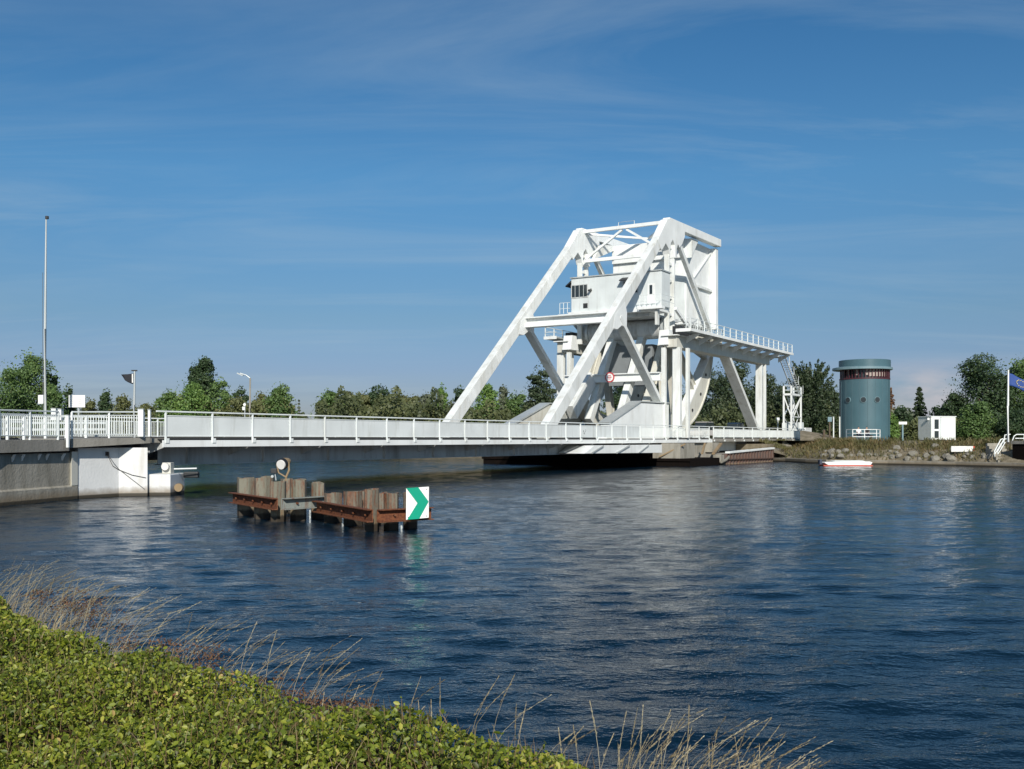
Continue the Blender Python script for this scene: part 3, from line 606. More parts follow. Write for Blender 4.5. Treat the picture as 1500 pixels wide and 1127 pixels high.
# white service panel low on the leaf's flank near the pier
# ------------------------------------------------------------ rack frames (fixed supports at hub height)
def rack(cv, near):
    t_ = thing('rack_frame', 'fixed white rack frame on the near side of the bridge with long railed walkway' if near else 'fixed white rack frame on the far side of the bridge, partly hidden by the trusses', 'support frame', (78, cv, 2.7), 'B', 'rack frames carrying the rolling leaf')
    s = -1 if near else 1
    MB().box((63.0, cv - 0.62, 11.65), (92.6, cv + 0.62, 12.75)).build('rack_beam', 'cream_paint', t_, bevel=0.03)
    MB().box((62.6, cv - 0.85, 12.754), (96.0, cv + 0.85, 12.86)).build('beam_flange', 'white_paint', t_)
    for u, va, vb, du_ in ((62.9, 0.55, 0.98, .4), (64.3, 0.05, 0.42, .5), (63.3, -0.83, -0.06, .6), (64.6, -1.2, -.9, .5)):
        MB().box((u, cv - s * va, 2.7), (u + du_, cv - s * vb, 11.64)).build('column', 'white_paint', t_, bevel=0.02)
    MB().box((89.9, cv - 0.5, 2.7), (90.3, cv + 0.28, 11.64)).build('column', 'white_paint', t_, bevel=0.02)
    MB().box((91.0, cv - 0.62, 2.7), (91.3, cv - .3, 11.64)).build('column', 'white_paint', t_, bevel=0.02)
    MB().prism([(62.6, 11.9), (63.0, 13.4), (63.9, 13.4), (64.4, 11.9)], cv + 0.7 * (-s) - .5, cv + 0.7 * (-s) + .5).build('column_head', 'white_clean', t_)
    MB().beam((78.2, cv, 12.0), (89.7, cv, 2.8), 1.15, 0.45).build('diagonal_strut', 'white_paint', t_, bevel=0.02)
    MB().beam((77.0, cv, 12.0), (66.5, cv, 2.8), 0.5, 0.5).build('diagonal_strut', 'white_paint', t_) if not near else None
    # walkway
    wv = cv + s * 1.35
    MB().box((62.9, wv - 0.75, 13.2), (97.4, wv + 0.75, 13.32)).build('walkway', 'galvanised', t_)
    MB().box((62.85, wv + s * 0.75, 13.14), (97.4, wv + s * 0.83, 13.42)).build('walkway_edge', 'white_clean', t_)
    MB().box((62.8, wv - 0.75, 13.1), (62.88, wv + 0.75, 13.42)).build('walkway_edge', 'white_clean', t_)
    for u in np.arange(65.5, 97, 3.4):
        MB().prism([(cv + s * 0.6, 12.2), (cv + s * 0.6, 12.9), (wv + s * 0.7, 13.19), (wv + s * 0.7, 13.02)], u, u + 0.12, axis=0).build('walkway_bracket', 'white_clean', t_)
    rl = MB(); ev = wv + s * 0.7
    for u in np.arange(63.0, 97.5, 1.9):
        MB().beam((u, ev, 13.3), (u, ev, 14.45), 0.09, 0.09, (1, 0, 0)).build('walkway_post', 'rail_paint', t_)
    for z in (13.65, 14.05, 14.43): rl.tube([(63, ev, z), (97.3, ev, z)], 0.022 if z < 14.4 else 0.035, 6)
    for z in (13.85, 14.43): rl.tube([(62.9, ev, z), (62.9, wv - s * 0.7, z)], 0.03, 6)
    rl.build('walkway_handrail', 'rail_paint', t_)
    # pinion drive: housings, drums and pipework on the beam
    dv = MB(); dv.box((69.3, cv - 0.4, 12.87), (71.6, cv + 0.45, 13.9)); dv.tube([(72.3, cv - 0.5, 13.5), (72.3, cv + 0.5, 13.5)], 0.55, 16); dv.tube([(74.0, cv - 0.5, 13.35), (74.0, cv + 0.4, 13.35)], 0.45, 16)
    dv.box((74.8, cv - 0.35, 12.87), (76.6, cv + 0.35, 13.7)); dv.build('drive_housing', 'cream_paint', t_, bevel=0.03)
    pp = MB()
    for k in range(9):
        a = 66.0 + k * 1.25; pp.tube([(a, cv - .3, 13.3), (a + 0.2, cv - .4, 14.3 + .3 * random.random()), (a + 0.8, cv - .4, 14.3 + .3 * random.random()), (a + 1.0, cv - .3, 13.4)], 0.05, 6)
    pp.tube([(64.4, cv, 13.3), (70, cv, 15.0)], 0.06, 6)
    pp.build('pipework', 'galvanised', t_)
    MB().beam((64.2, cv, 15.6), (69.3, cv, 13.2), 0.25, 0.3).build('connecting_strut', 'white_clean', t_)
    mt = MB().box((64.6, cv - 0.3, 12.87), (66.4, cv + 0.5, 13.9)).tube([(66.9, cv, 13.3), (68.6, cv, 13.3)], 0.4, 14); mt.build('motor', 'dark_metal', t_, bevel=0.02)
    return t_
rk = rack(0.85, True); rack(13.05, False)
# portal beam with the round sign
pt = thing('portal_beam', 'horizontal white cross beam above the roadway joining the two column rows', 'beam', (62.2, 7, 8.7), 'B')
MB().ibeam((62.2, 1.6, 8.75), (62.2, 12.3, 8.75), 0.6, 0.85, (0, 0, 1), 0.1, 0.1).build('beam', 'white_clean', pt)
v_s = 6.95
sg = thing('height_limit_sign', 'round red and white road sign hung on the portal beam', 'road sign', (61.7, v_s, 8.9), 'B')
MB().tube([(61.86, v_s, 8.8), (61.80, v_s, 8.8)], 0.52, 24).build('sign_rim', 'sign_red', sg)
MB().tube([(61.797, v_s, 8.8), (61.78, v_s, 8.8)], 0.39, 24).build('sign_face', 'sign_white', sg)
MB().box((61.77, v_s - 0.22, 8.76), (61.779, v_s + 0.22, 8.85)).box((61.77, v_s - 0.14, 8.93), (61.779, v_s + 0.14, 9.0)).box((61.77, v_s - 0.14, 8.6), (61.779, v_s + 0.14, 8.67)).build('sign_marks', 'sign_red', sg)

# stair from the rack walkway down to the scaffold tower
SU = 97.2; sv0 = 0.2
st = thing('stair_tower', 'white open steel stair tower with a steep flight up to the walkway', 'stair tower', (103, -0.5, 2.7), 'B')
pa = (SU + 0.1, sv0, 13.2); pb = (105.6, sv0 + 0.5, 8.6)
for dv_ in (-0.4, 0.4):
    MB().beam((pa[0], pa[1] + dv_, pa[2]), (pb[0], pb[1] + dv_, pb[2]), 0.07, 0.26).build('stringer', 'white_clean', st)
    MB().tube([(pa[0], pa[1] + dv_, pa[2] + 1.1), (pb[0], pb[1] + dv_, pb[2] + 1.1)], 0.035, 6).build('handrail', 'rail_paint', st)
tr = MB()
for k in range(18):
    f = (k + .5) / 18; u = pa[0] + (pb[0] - pa[0]) * f; z = pa[2] + (pb[2] - pa[2]) * f; tr.box((u - 0.14, sv0 - 0.36, z - 0.02), (u + 0.14, sv0 + 0.36, z + 0.02))
tr.build('tread', 'white_paint', st)
tr = MB()
for k in range(5):
    f = k / 4; u = pa[0] + (pb[0] - pa[0]) * f; z = pa[2] + (pb[2] - pa[2]) * f; tr.tube([(u, sv0 - 0.4, z), (u, sv0 - 0.4, z + 1.1)], 0.028, 6)
tr.build('baluster', 'rail_paint', st)
ua, ub, va, vb = 102.0, 106.4, 0.3, 1.3
for u in (ua, ub):
    for v in (va, vb): MB().beam((u, v, 2.7), (u, v, 9.5), 0.2, 0.2).build('leg', 'white_clean', st)
MB().box((ua - 0.1, va - 0.1, 8.3), (ub + 0.3, vb + 0.1, 8.55)).build('landing', 'white_clean', st)
for a, b_ in (((ua, va, 5.6), (ub, va, 8.2)), ((ua, va, 5.4), (ub, va, 3.0)), ((ua, vb, 5.6), (ub, vb, 8.2)), ((ua, vb, 5.4), (ub, vb, 3.0)), ((ua, va, 5.5), (ub, va, 5.5)), ((ua, va, 5.5), (ua, vb, 8.2)), ((ub, vb, 5.5), (ub, va, 8.2))):
    MB().beam(a, b_, 0.12, 0.12).build('cross_brace', 'white_clean', st)
tr = MB()
for v in (va, vb):
    for z in (9.0, 9.55): tr.tube([(ua, v, z), (ub, v, z)], 0.03, 6)
for z in (9.0, 9.55): tr.tube([(ua, va, z), (ua, vb, z)], 0.03, 6).tube([(ub, va, z), (ub, vb, z)], 0.03, 6)
tr.build('guard_rail', 'rail_paint', st)
MB().beam((102.6, .5, 2.7), (105.8, .5, 5.4), 0.05, 0.18).beam((102.6, 1.1, 2.7), (105.8, 1.1, 5.4), 0.05, 0.18).beam((106, .5, 5.6), (102.8, .5, 8.2), 0.05, 0.18).beam((106, 1.1, 5.6), (102.8, 1.1, 8.2), 0.05, 0.18).build('lower_flight', 'white_clean', st)

# ------------------------------------------------------------ right approach span
ra = thing('approach_span', 'fixed concrete approach span between the lifting leaf and the right bank', 'bridge span', (90, 7, 0), 'B')
R0, R1 = 72.15, 112.0
MB().box((R0, -0.05, 2.30), (R1, 13.9, 2.62)).build('deck', 'edge_concrete', ra)
MB().box((R0, 3.4, 2.624), (R1 + 30, 10.5, 2.70)).build('roadway', 'asphalt', ra)
MB().box((R0, 1.6, 1.25), (96, 1.9, 2.296)).build('girder', 'cab_cladding', ra)
for v in (5.5, 9.5, 12.0): MB().box((R0, v, 1.25), (96, v + .3, 2.296)).build('girder', 'girder_paint', ra)
MB().box((R0 - 1.5, -0.6, 1.2), (R0 + 0.5, 1.58, 2.2)).build('bearing_block', 'concrete', ra)
MB().beam((R0 - 5.5, -2.2, 1.1), (R0 - 0.6, -1.2, 2.1), 0.3, 0.14).beam((R0 - 8.6, -2.2, 1.15), (R0 - 4.4, -0.9, 2.15), 0.2, 0.12).build('fender_strut', 'tan_metal', ra)
rr_ = MB()
uu = np.arange(R0 + 0.5, 108, 3.2)
rail = thing('approach_railing', 'pale baluster railing along the near edge of the right approach span', 'railing', (90, 0, 2.6), 'B')
for i, u in enumerate(uu):
    MB().beam((u, 0.03, 2.4), (u, 0.03, 3.86), 0.1, 0.1, (1, 0, 0)).box((u - .1, -.12, 2.32), (u + .1, -.055, 2.5)).build('post', 'rail_paint', rail)
    if i < len(uu) - 1:
        fr = MB(); a, c = u + 0.06, uu[i + 1] - 0.06
        fr.box((a, 0.01, 2.76), (c, 0.05, 2.81)).box((a, 0.01, 3.62), (c, 0.05, 3.67))
        for j in range(1, 22): x = a + (c - a) * j / 22; fr.box((x - 0.022, 0.015, 2.81), (x + 0.022, 0.045, 3.62))
        fr.build('panel', 'rail_paint', rail)
MB().box((R0, -0.03, 3.86), (107.4, 0.09, 3.94)).build('handrail', 'rail_paint', rail, bevel=0.015)
rail2 = thing('approach_railing', 'pale baluster railing along the far edge of the right approach span', 'railing', (90, 13.8, 2.6), 'B')
fr = MB()
for x in np.arange(R0, 108, 0.16): fr.box((x - 0.02, 13.78, 2.7), (x + 0.02, 13.82, 3.66))
fr.box((R0, 13.76, 3.66), (108, 13.84, 3.76)).build('panel', 'rail_paint', rail2)
for u in np.arange(R0, 108, 3.2): MB().beam((u, 13.8, 2.5), (u, 13.8, 3.85), 0.1, 0.1, (1, 0, 0)).build('post', 'rail_paint', rail2)
# end parapet boxes by the stair
pe = thing('end_parapet', 'pale panelled parapet at the right end of the approach, beside the stair tower', 'parapet', (107, 0, 2.6), 'B')
for k, (a, c, h_) in enumerate(((101.2, 102.0, 4.7), (103.2, 104.4, 4.85), (106.4, 107.2, 4.8), (108.6, 109.9, 4.85))):
    MB().box((a, 0.9, 2.62), (c, 1.3, h_)).build('panel', 'rail_paint', pe, bevel=0.02)
MB().box((107.3, -0.1, 2.62), (110.2, 0.15, 4.1)).build('panel', 'white_concrete', pe, bevel=0.02)

# pier, fender and sheet piling
pier = thing('bridge_pier', 'black tarred pier with pale concrete bearing under the raised end of the lifting leaf', 'pier', (63, 5, 0), 'B')
MB().box((58.5, -2.9, -3), (67.5, 20, 0.72)).build('fender_wall', 'tar_shade_black', pier)
MB().box((58.35, -3.05, 0.5), (58.496, 20.1, 0.76)).build('cap_timber', 'tar_shade_black', pier)
MB().box((59.2, 1.0, 0.724), (67.5, 19.5, 1.25)).build('pier_body', 'tar_shade_black', pier)
MB().box((58.7, -1.9, 0.724), (62.4, 0.9, 2.16)).build('concrete_bearing', 'concrete', pier, bevel=0.04)
MB().beam((58.5, 0.1, 0.9), (59.0, -2.3, 2.12), 0.16, 0.12).build('strut', 'tan_metal', pier)
fa_ = MB().prism([(41.2, 1.42), (43.0, 2.05), (56.8, 2.05), (56.8, 1.30)], -0.9, 1.5).build('side_fairing', 'white_clean', bridge, bevel=0.02)
MB().beam((44.5, -1.0, 2.02), (42.4, -1.0, 1.45), 0.06, 0.12).beam((47.0, -0.98, 1.4), (49.6, -0.98, 2.03), 0.1, 0.12).beam((51.6, -0.98, 1.4), (53.6, -.98, 2.03), 0.1, 0.08).build('strut', 'galvanised', fa_)
MB().box((62.5, 0.2, 0.73), (72, 13.6, 2.28)).build('pier_head', 'concrete', pier)
MB().tube([(66.2, -3.2, 0.3), (67.4, -3.2, 0.45), (68.6, -3.1, 0.75)], 0.14, 10).build('mooring_rope', 'rock', pier)
MB().box((66.5, -3.0, -3), (67.6, -2.2, 1.0)).build('corner_post', 'concrete', pier, bevel=0.04)
sp = thing('sheet_pile_wall', 'rusty brown sheet pile wall beneath the right approach span', 'retaining wall', (78, -2.6, 0), 'B')
pts = []; u = 67.6; k = 0
while u < 84.0:
    pts += [(u, -2.9), (u + 0.32, -2.9), (u + 0.48, -2.55), (u + 0.8, -2.55)]; u += 0.96
vs = [(a, b_, -3) for a, b_ in pts] + [(a, b_, 1.05 + 0.02 * (a - 67.6)) for a, b_ in pts]
n = len(pts); MB().add(vs, [(i, i + 1, n + i + 1, n + i) for i in range(n - 1)]).build('sheet_piling', 'rust_wall', sp, recalc=False)
MB().box((67.6, -2.54, -2.9), (84.2, 4, 1.04)).build('fill', 'edge_concrete', sp)
MB().beam((69.2, -2.75, 1.2), (84.2, -2.75, 1.52), 0.5, 0.2).build('capping_beam', 'white_clean', sp, bevel=0.02)
MB().beam((67.7, -2.95, 0.52), (84.0, -2.95, 0.4), 0.12, 0.1).build('waling', 'rust_wall', sp)

ab = thing('right_abutment', 'weathered concrete abutment with sloped steps where the approach meets the right bank', 'abutment', (90, 2, 0), 'B')
MB().box((84.2, -2.6, -3), (89, 13.9, 1.5)).build('base', 'concrete', ab, bevel=0.05)
MB().box((88, 0.6, 1.5), (113, 13.9, 2.29)).build('bank_seat', 'concrete', ab, bevel=0.05)
# ramp of dirt + concrete steps down to the quay
s_ = MB()
for k in range(9): s_.box((89.5, -2.7 - k * 0.34, 0.4), (92.4, -2.3 - k * 0.34, 2.3 - k * 0.21))
steps = thing('bank_steps', 'grey concrete steps running down the right bank beside the approach span', 'steps', (91, -3.5, 0.4), 'B')
s_.build('flight', 'concrete', steps)
mb = MB().box((84.0, -2.2, 1.0), (92, 1.5, 2.0)); mb.build('landing', 'bank_soil', steps)

# ------------------------------------------------------------ left abutment, wall and approach
E = [WP(-260, 29.9), WP(0, 39.1), WP(102, 43.25), WP(220, 46.85)]
la = thing('left_approach', 'concrete road approach at the left edge of the photo, overhanging a retaining wall', 'bridge approach', (E[1].x, E[1].y, 0))
def inn(p, d): return p + DV * d
poly = [E[0], E[1], E[2], E[3], inn(E[3], 13.9), inn(E[0], 13.9)]
# deck slab with slightly changing level
def slab(P, Q, zt, zb, nm, mat, par):
    vs = []
    for p, a, b_ in zip(P, zt, zb): vs += [(p.x, p.y, b_), (p.x, p.y, a)]
    for p, a, b_ in zip(Q, zt, zb): vs += [(p.x, p.y, b_), (p.x, p.y, a)]
    n = len(P); fs = []
    for i in range(n - 1):
        a = 2 * i; c = 2 * n + 2 * i
        fs += [(a, a + 2, a + 3, a + 1), (a + 1, a + 3, c + 3, c + 1), (a, c, c + 2, a + 2), (c, c + 1, c + 3, c + 2)]
    fs += [(0, 1, 2 * n + 1, 2 * n), (2 * n - 2, 2 * n - 1, 4 * n - 1, 4 * n - 2)]
    return MB().add(vs, fs).build(nm, mat, par)
zt = [2.52, 2.55, 2.56]; zb = [2.02, 2.06, 2.09]
slab(E[:3], [inn(p, 14) for p in E[:3]], zt, zb, 'deck_slab', 'edge_concrete', la)
slab([E[2] + DU * 0.06, E[3]], [inn(E[2] + DU * .06, 14), inn(E[3], 14)], [2.60, 2.66], [2.22, 2.40], 'deck_slab', 'edge_concrete', la)
slab([p + DV * 3.6 for p in E[:3]], [p + DV * 10.6 for p in E[:3]], [2.60, 2.63, 2.64], [2.53, 2.56, 2.57], 'roadway', 'asphalt', la)
# small white hooks/brackets below slab
for px in (12, 26, 50, 62, 86):
    Y = 39.0 + (43.2 - 39.0) * px / 102 + 0.6; p = WP(px, Y)
    MB().prism([(0, 1.95), (0.28, 2.0), (0.12, 1.72)], 0, 0.06, axis=1).v
    x, y = p.x, p.y
    MB().add([(x, y, 1.72), (x + 0.22, y - 0.05, 1.98), (x + 0.30, y - 0.05, 1.98), (x + .14, y, 1.68), (x, y + .08, 1.72), (x + 0.22, y + 0.03, 1.98), (x + 0.30, y + 0.03, 1.98), (x + .14, y + .08, 1.68)],
             [(0, 1, 2, 3), (4, 5, 6, 7), (0, 1, 5, 4), (2, 3, 7, 6), (3, 0, 4, 7), (1, 2, 6, 5)]).build('pipe_hook', 'white_concrete', la)
# retaining wall
def wallpts(pxs): return [WP(px, YW(py)) for px, py in pxs]
wl = wallpts([(-300, 765), (0, 742.3), (114, 731.5)])
wi = [p + DV * 0.75 + DU * 0.0 for p in wl]
rw = thing('retaining_wall', 'stained grey concrete retaining wall below the left approach', 'retaining wall', wl[1])
vs = []; n = 3
for z, off in ((-3, 0), (0.55, 0), (0.62, 0.12), (2.0, 0.12)): vs += [((p + DV * off).x, (p + DV * off).y, z) for p in wl]
vs += [((p + DV * 1.6).x, (p + DV * 1.6).y, 2.0) for p in wl]
fs = [(r * n + i, r * n + i + 1, (r + 1) * n + i + 1, (r + 1) * n + i) for r in range(4) for i in range(n - 1)]
vs += [((wl[2] + DV * 1.6).x, (wl[2] + DV * 1.6).y, -3)]
MB().add(vs, fs + [(2, 5, 8, 11, 14, 15)]).build('wall', 'concrete', rw)
mb = MB(); p = wl[2]; d_ = (wl[2] - wl[1]).normalized(); q0 = p - d_ * 0.42
MB().add([(q0.x, q0.y, 0.6), (p.x, p.y, 0.6), (p.x, p.y, 2.05), (q0.x, q0.y, 2.05), (q0.x - .1, q0.y + .1, 0.6), (p.x - .1, p.y + .1, 0.6), (p.x - .1, p.y + .1, 2.05), (q0.x - .1, q0.y + .1, 2.05)],
         [(0, 1, 2, 3), (7, 6, 5, 4), (0, 4, 5, 1), (3, 2, 6, 7), (0, 3, 7, 4), (1, 5, 6, 2)]).build('end_strip', 'cream_paint', rw)
# dark recess behind the overhang openings
# white abutment with two facets
wa = wallpts([(114.5, 731.3), (174, 727.6), (215, 725.2)])
wa[2] = WP(216, wa[1].y + 0.25)   # second facet faces the camera more
ap = thing('left_abutment', 'white painted concrete abutment carrying the left end of the lifting span', 'abutment', wa[1])
pl = wa + [wa[2] + DV * 13 + DU * 0.3, wa[0] + DV * 14]
MB().prism([(p.x, p.y) for p in pl], -3, 2.20, axis=2).build('wall', 'white_concrete', ap)
pc = wa[2]
MB().box((pc.x - 0.25, pc.y + 0.35, -3), (pc.x + 0.92, pc.y + 2.4, 0.98)).build('bearing_block', 'white_concrete', ap, bevel=0.04)
MB().box((pc.x + 0.35, pc.y + 0.9, 0.985), (pc.x + 0.75, pc.y + 1.4, 1.5)).build('bearing', 'cream_paint', ap, bevel=0.02)
MB().tube([(pc.x + 0.55, pc.y + 0.7, 1.32), (pc.x + 0.55, pc.y + 0.9, 1.32)], 0.17, 12).build('lamp', 'lens', ap)
MB().tube([(pc.x + 0.8, pc.y + 1.2, 1.2), (pc.x + 1.8, pc.y + 1.4, 1.22)], 0.035, 6).build('pipe', 'white_clean', ap)
MB().box((pc.x + 1.0, pc.y + 1.9, 0.75), (pc.x + 1.7, pc.y + 2.2, 1.05)).build('motor', 'dark_metal', ap, bevel=0.05)
MB().tube([(pc.x + 1.1, pc.y + 0.9, 0.35), (pc.x + 1.1, pc.y + 1.1, 0.35)], 0.19, 16).build('tyre_fender', 'tan_metal', ap)
nrm1 = Vector(((wa[1] - wa[0]).y, -(wa[1] - wa[0]).x, 0)).normalized() * 0.03
c0 = wa[0].lerp(wa[1], 0.69) + nrm1 + Vector((0, 0, ZP(665, wa[1].y)))
c1_ = wa[1] + Vector((0.0, -0.05, ZP(688, wa[1].y))); c2_ = wa[2] + Vector((-0.05, -0.05, ZP(700, wa[2].y))); c3_ = wa[2] + Vector((-0.1, -0.05, ZP(717, wa[2].y)))
cb = thing('hanging_cable', 'thin dark cables drooping across the white left abutment', 'cable', c0)
MB().tube([c0, (c0 + c1_) / 2 + Vector((0, 0, -0.18)), c1_, (c1_ + c2_) / 2 + Vector((0, -.0, -0.06)), c2_], 0.014, 5).tube([c0 + Vector((.02, 0, 0)), (c0 + c1_) / 2 + Vector((0.05, -.02, -0.05)), c1_ + Vector((0.02, 0, .02)), c3_], 0.012, 5).build('cable', 'cable', cb)
MB().box((c0.x - 0.1, c0.y - 0.05, c0.z - 0.08), (c0.x + 0.08, c0.y + 0.05, c0.z + 0.1)).build('junction_box', 'black', cb)

# left approach railings
def railing(P, zb, zt, name, label, step=2.0, bar=0.125, bw=0.026, ext_post=()):
    t_ = thing(name, label, 'railing', (P[0].x, P[0].y, zb[0]))
    for i in range(len(P) - 1):
        a, b_ = P[i], P[i + 1]; L = (b_ - a).length; k = max(1, round(L / step))
        for j in range(k):
            f0, f1 = j / k, (j + 1) / k; p, q_ = a.lerp(b_, f0), a.lerp(b_, f1)
            z0 = zb[i] + (zb[i + 1] - zb[i]) * f0; z1 = zb[i] + (zb[i + 1] - zb[i]) * f1; t0 = zt[i] + (zt[i + 1] - zt[i]) * f0; t1 = zt[i] + (zt[i + 1] - zt[i]) * f1
            MB().beam((p.x, p.y, z0 - 0.2), (p.x, p.y, t0), 0.075, 0.075, (1, 0, 0)).build('post', 'rail_paint', t_)
            fr = MB(); fr.beam((p.x, p.y, z0), (q_.x, q_.y, z1), 0.04, 0.045); fr.beam((p.x, p.y, t0 - 0.13), (q_.x, q_.y, t1 - 0.13), 0.04, 0.04)
            m_ = int(L / k / bar)
            for h_ in range(1, m_):
                f = h_ / m_; c = p.lerp(q_, f); za = z0 + (z1 - z0) * f; zc_ = t0 + (t1 - t0) * f
                fr.beam((c.x, c.y, za), (c.x, c.y, zc_ - 0.13), bw, bw, (1, 0, 0))
            fr.build('baluster_panel', 'rail_paint', t_)
            if j == k - 1 and i == len(P) - 2: MB().beam((q_.x, q_.y, z1 - 0.2), (q_.x, q_.y, t1), 0.075, 0.075, (1, 0, 0)).build('post', 'rail_paint', t_)
        MB().beam((a.x, a.y, zt[i] + .02), (b_.x, b_.y, zt[i + 1] + .02), 0.09, 0.06).build('handrail', 'rail_paint', t_, bevel=0.01)
    return t_
Eo = [p + DV * 0.06 for p in E]
railing([Eo[0], Eo[1], Eo[2] - DU * 0.5], [2.68, 2.72, 2.74], [3.62, 3.68, 3.72], 'approach_railing', 'pale baluster railing at the left photo edge before the flat rust spotted post')
railing([Eo[2] + DU * 0.15, Eo[3] - DU * 0.3], [2.80, 2.80], [3.72, 3.80], 'approach_railing', 'pale baluster railing above the white left abutment')
fr_ = [p + DV * 13.8 for p in E]
railing([fr_[0], fr_[1], fr_[2], fr_[3]], [2.74, 2.78, 2.8, 2.86], [3.75, 3.80, 3.84, 3.95], 'approach_railing', 'far side baluster railing of the left approach, seen through the near one', bar=0.2, bw=0.05)
# road barrier between (guard rail)
gp = [p + DV * 3.2 for p in E]
gb = thing('guard_rail', 'horizontal steel guard rail between footway and road on the left approach', 'guard rail', (gp[1].x, gp[1].y, 2.6))
for i in range(3):
    for z in (3.0, 3.3, 3.6): MB().beam((gp[i].x, gp[i].y, z), (gp[i + 1].x, gp[i + 1].y, z + 0.05), 0.05, 0.1).build('rail', 'rail_paint', gb)
    for k in range(4):
        p = gp[i].lerp(gp[i + 1], k / 4); MB().beam((p.x, p.y, 2.55), (p.x, p.y, 3.68), 0.1, 0.1, (1, 0, 0)).build('post', 'rail_paint', gb)
def postobj(name, label, cat, px, Y, ytop, ybot, wpx, mat='rail_paint', depth=0.15):
    p = WP(px, Y); w = wpx / FP * Y; t_ = thing(name, label, cat, (p.x, p.y, ZP(ybot, Y)))
    MB().box((p.x - w / 2, p.y - depth / 2, ZP(ybot, Y)), (p.x + w / 2, p.y + depth / 2, ZP(ytop, Y))).build('shaft', mat, t_, bevel=0.015)
    MB().box((p.x - w / 2 - .015, p.y - depth / 2 - .015, ZP(ytop, Y)), (p.x + w / 2 + .015, p.y + depth / 2 + .015, ZP(ytop, Y) + 0.03)).build('cap', 'galvanised', t_); return t_
postobj('railing_end_post', 'tall pale end post where the left approach railing meets the lifting span', 'post', 206.5, 46.3, 600, 640, 8)
postobj('railing_end_post', 'narrow pale post just right of the tall end post on the span joint', 'post', 219, 46.9, 601, 640, 3.5)
postobj('railing_end_post', 'pale post between the two left approach railings, reaching below the deck edge', 'post', 99.5, 42.9, 609, 656, 3.8)
postobj('control_cabinet', 'pale slim cabinet standing behind the left approach railing', 'cabinet', 80, 50, 599, 616, 7, depth=0.3)
postobj('control_cabinet', 'second pale cabinet behind the left approach railing, right of the slim one', 'cabinet', 89, 50, 600, 616, 5, depth=0.3)

# mast, board, dark flag, lamps on the left
def pole(name, label, cat, px, Y, ytop, zb, r0, r1, mat='galvanised'):
    p = WP(px, Y); t_ = thing(name, label, cat, (p.x, p.y, zb)); zt_ = ZP(ytop, Y)
    MB().tube([(p.x, p.y, zb), (p.x, p.y, (zb + zt_) / 2), (p.x + 0.004 * zt_, p.y, zt_)], r0, 10, r1).build('pole', mat, t_, smooth=True); return t_, p, zt_
t_, p, zt_ = pole('tall_mast', 'very tall slender grey mast rising above the left approach', 'mast', 66, 52, 321, 2.6, 0.10, 0.035)
MB().tube([(p.x + .1, p.y, zt_), (p.x + .1, p.y, zt_ + 0.14)], 0.09, 10).build('finial', 'dark_metal', t_)
MB().box((p.x - 0.28, p.y - 0.18, ZP(592, 52)), (p.x - 0.02, p.y + 0.1, ZP(579, 52))).build('equipment_box', 'sign_white', t_, bevel=0.02)
MB().tube([(p.x - .06, p.y - .12, ZP(590, 52)), (p.x - .06, p.y - .12, ZP(400, 52))], 0.012, 5).build('halyard', 'cable', t_)
t_ = thing('notice_board', 'white rectangular notice board with faint lines of text above the left approach', 'notice board', WP(112.5, 56, 2.6)); p = WP(112.5, 56)
w = 12 / FP * 56; z0, z1 = ZP(597, 56), ZP(579, 56)
MB().box((p.x - w, p.y, z0), (p.x + w, p.y + 0.05, z1)).build('panel', 'sign_white', t_, bevel=0.01)
ln = MB()
for k in range(5): ln.box((p.x - w * 0.8, p.y - 0.006, z0 + 0.1 + k * 0.115), (p.x + w * random.uniform(0.35, 0.8), p.y - 0.002, z0 + 0.118 + k * 0.115))
ln.build('text_lines', 'girder_paint', t_)
MB().tube([(p.x + 0.05, p.y + 0.1, 2.6), (p.x + .05, p.y + 0.1, z1)], 0.04, 8).build('post', 'galvanised', t_)
t_, p, zt_ = pole('flag_pole', 'short flagpole flying a dark flag above the left approach', 'flagpole', 196.5, 50, 544, 2.6, 0.06, 0.045)
MB().box((p.x - 0.12, p.y - 0.05, zt_), (p.x + 0.14, p.y + 0.05, zt_ + 0.06)).build('cap', 'dark_metal', t_)
def flag(px0, Y, pts_top, pts_bot, name, mat, par, wav=0.06):
    V = []; n = len(pts_top)
    for j, (a, b_) in enumerate(zip(pts_top, pts_bot)):
        for i in range(9):
            f = i / 8; px = a[0] + (b_[0] - a[0]) * f; py = a[1] + (b_[1] - a[1]) * f
            w = WP(px, Y, ZP(py, Y)); V.append((w.x, w.y + wav * math.sin(j * 1.3 + f * 1.5) * (j > 0), w.z))
    F = [(j * 9 + i, (j + 1) * 9 + i, (j + 1) * 9 + i + 1, j * 9 + i + 1) for j in range(n - 1) for i in range(8)]
    o = MB().add(V, F).build(name, mat, par, smooth=True, recalc=False); md = o.modifiers.new('s', 'SOLIDIFY'); md.thickness = 0.008; return o
flag(0, 50, [(195.5, 547), (192, 547.5), (187, 548.3), (182, 548.6), (178, 549)], [(195, 563), (191.5, 562), (187.5, 560), (183.5, 557.5), (179.5, 552)], 'flag', 'flag_dark', t_)
MB().box((p.x - 0.1, p.y - .03, ZP(561, 50)), (p.x - .05, p.y + .03, ZP(548, 50))).build('toggle', 'sign_white', t_)
t_, p, zt_ = pole('street_lamp', 'grey street lamp with one bent arm rising among the trees beyond the span', 'street lamp', 366, 105, 554, 2.6, 0.11, 0.08, 'concrete')
MB().tube([(p.x, p.y, zt_), (p.x - 0.4, p.y, zt_ + 0.3), (p.x - 1.0, p.y, zt_ + 0.5)], 0.05, 8).build('arm', 'galvanised', t_)
MB().beam((p.x - 0.7, p.y, zt_ + 0.25), (p.x - 1.3, p.y, zt_ + 0.5), 0.25, 0.12).build('lamp_head', 'galvanised', t_)
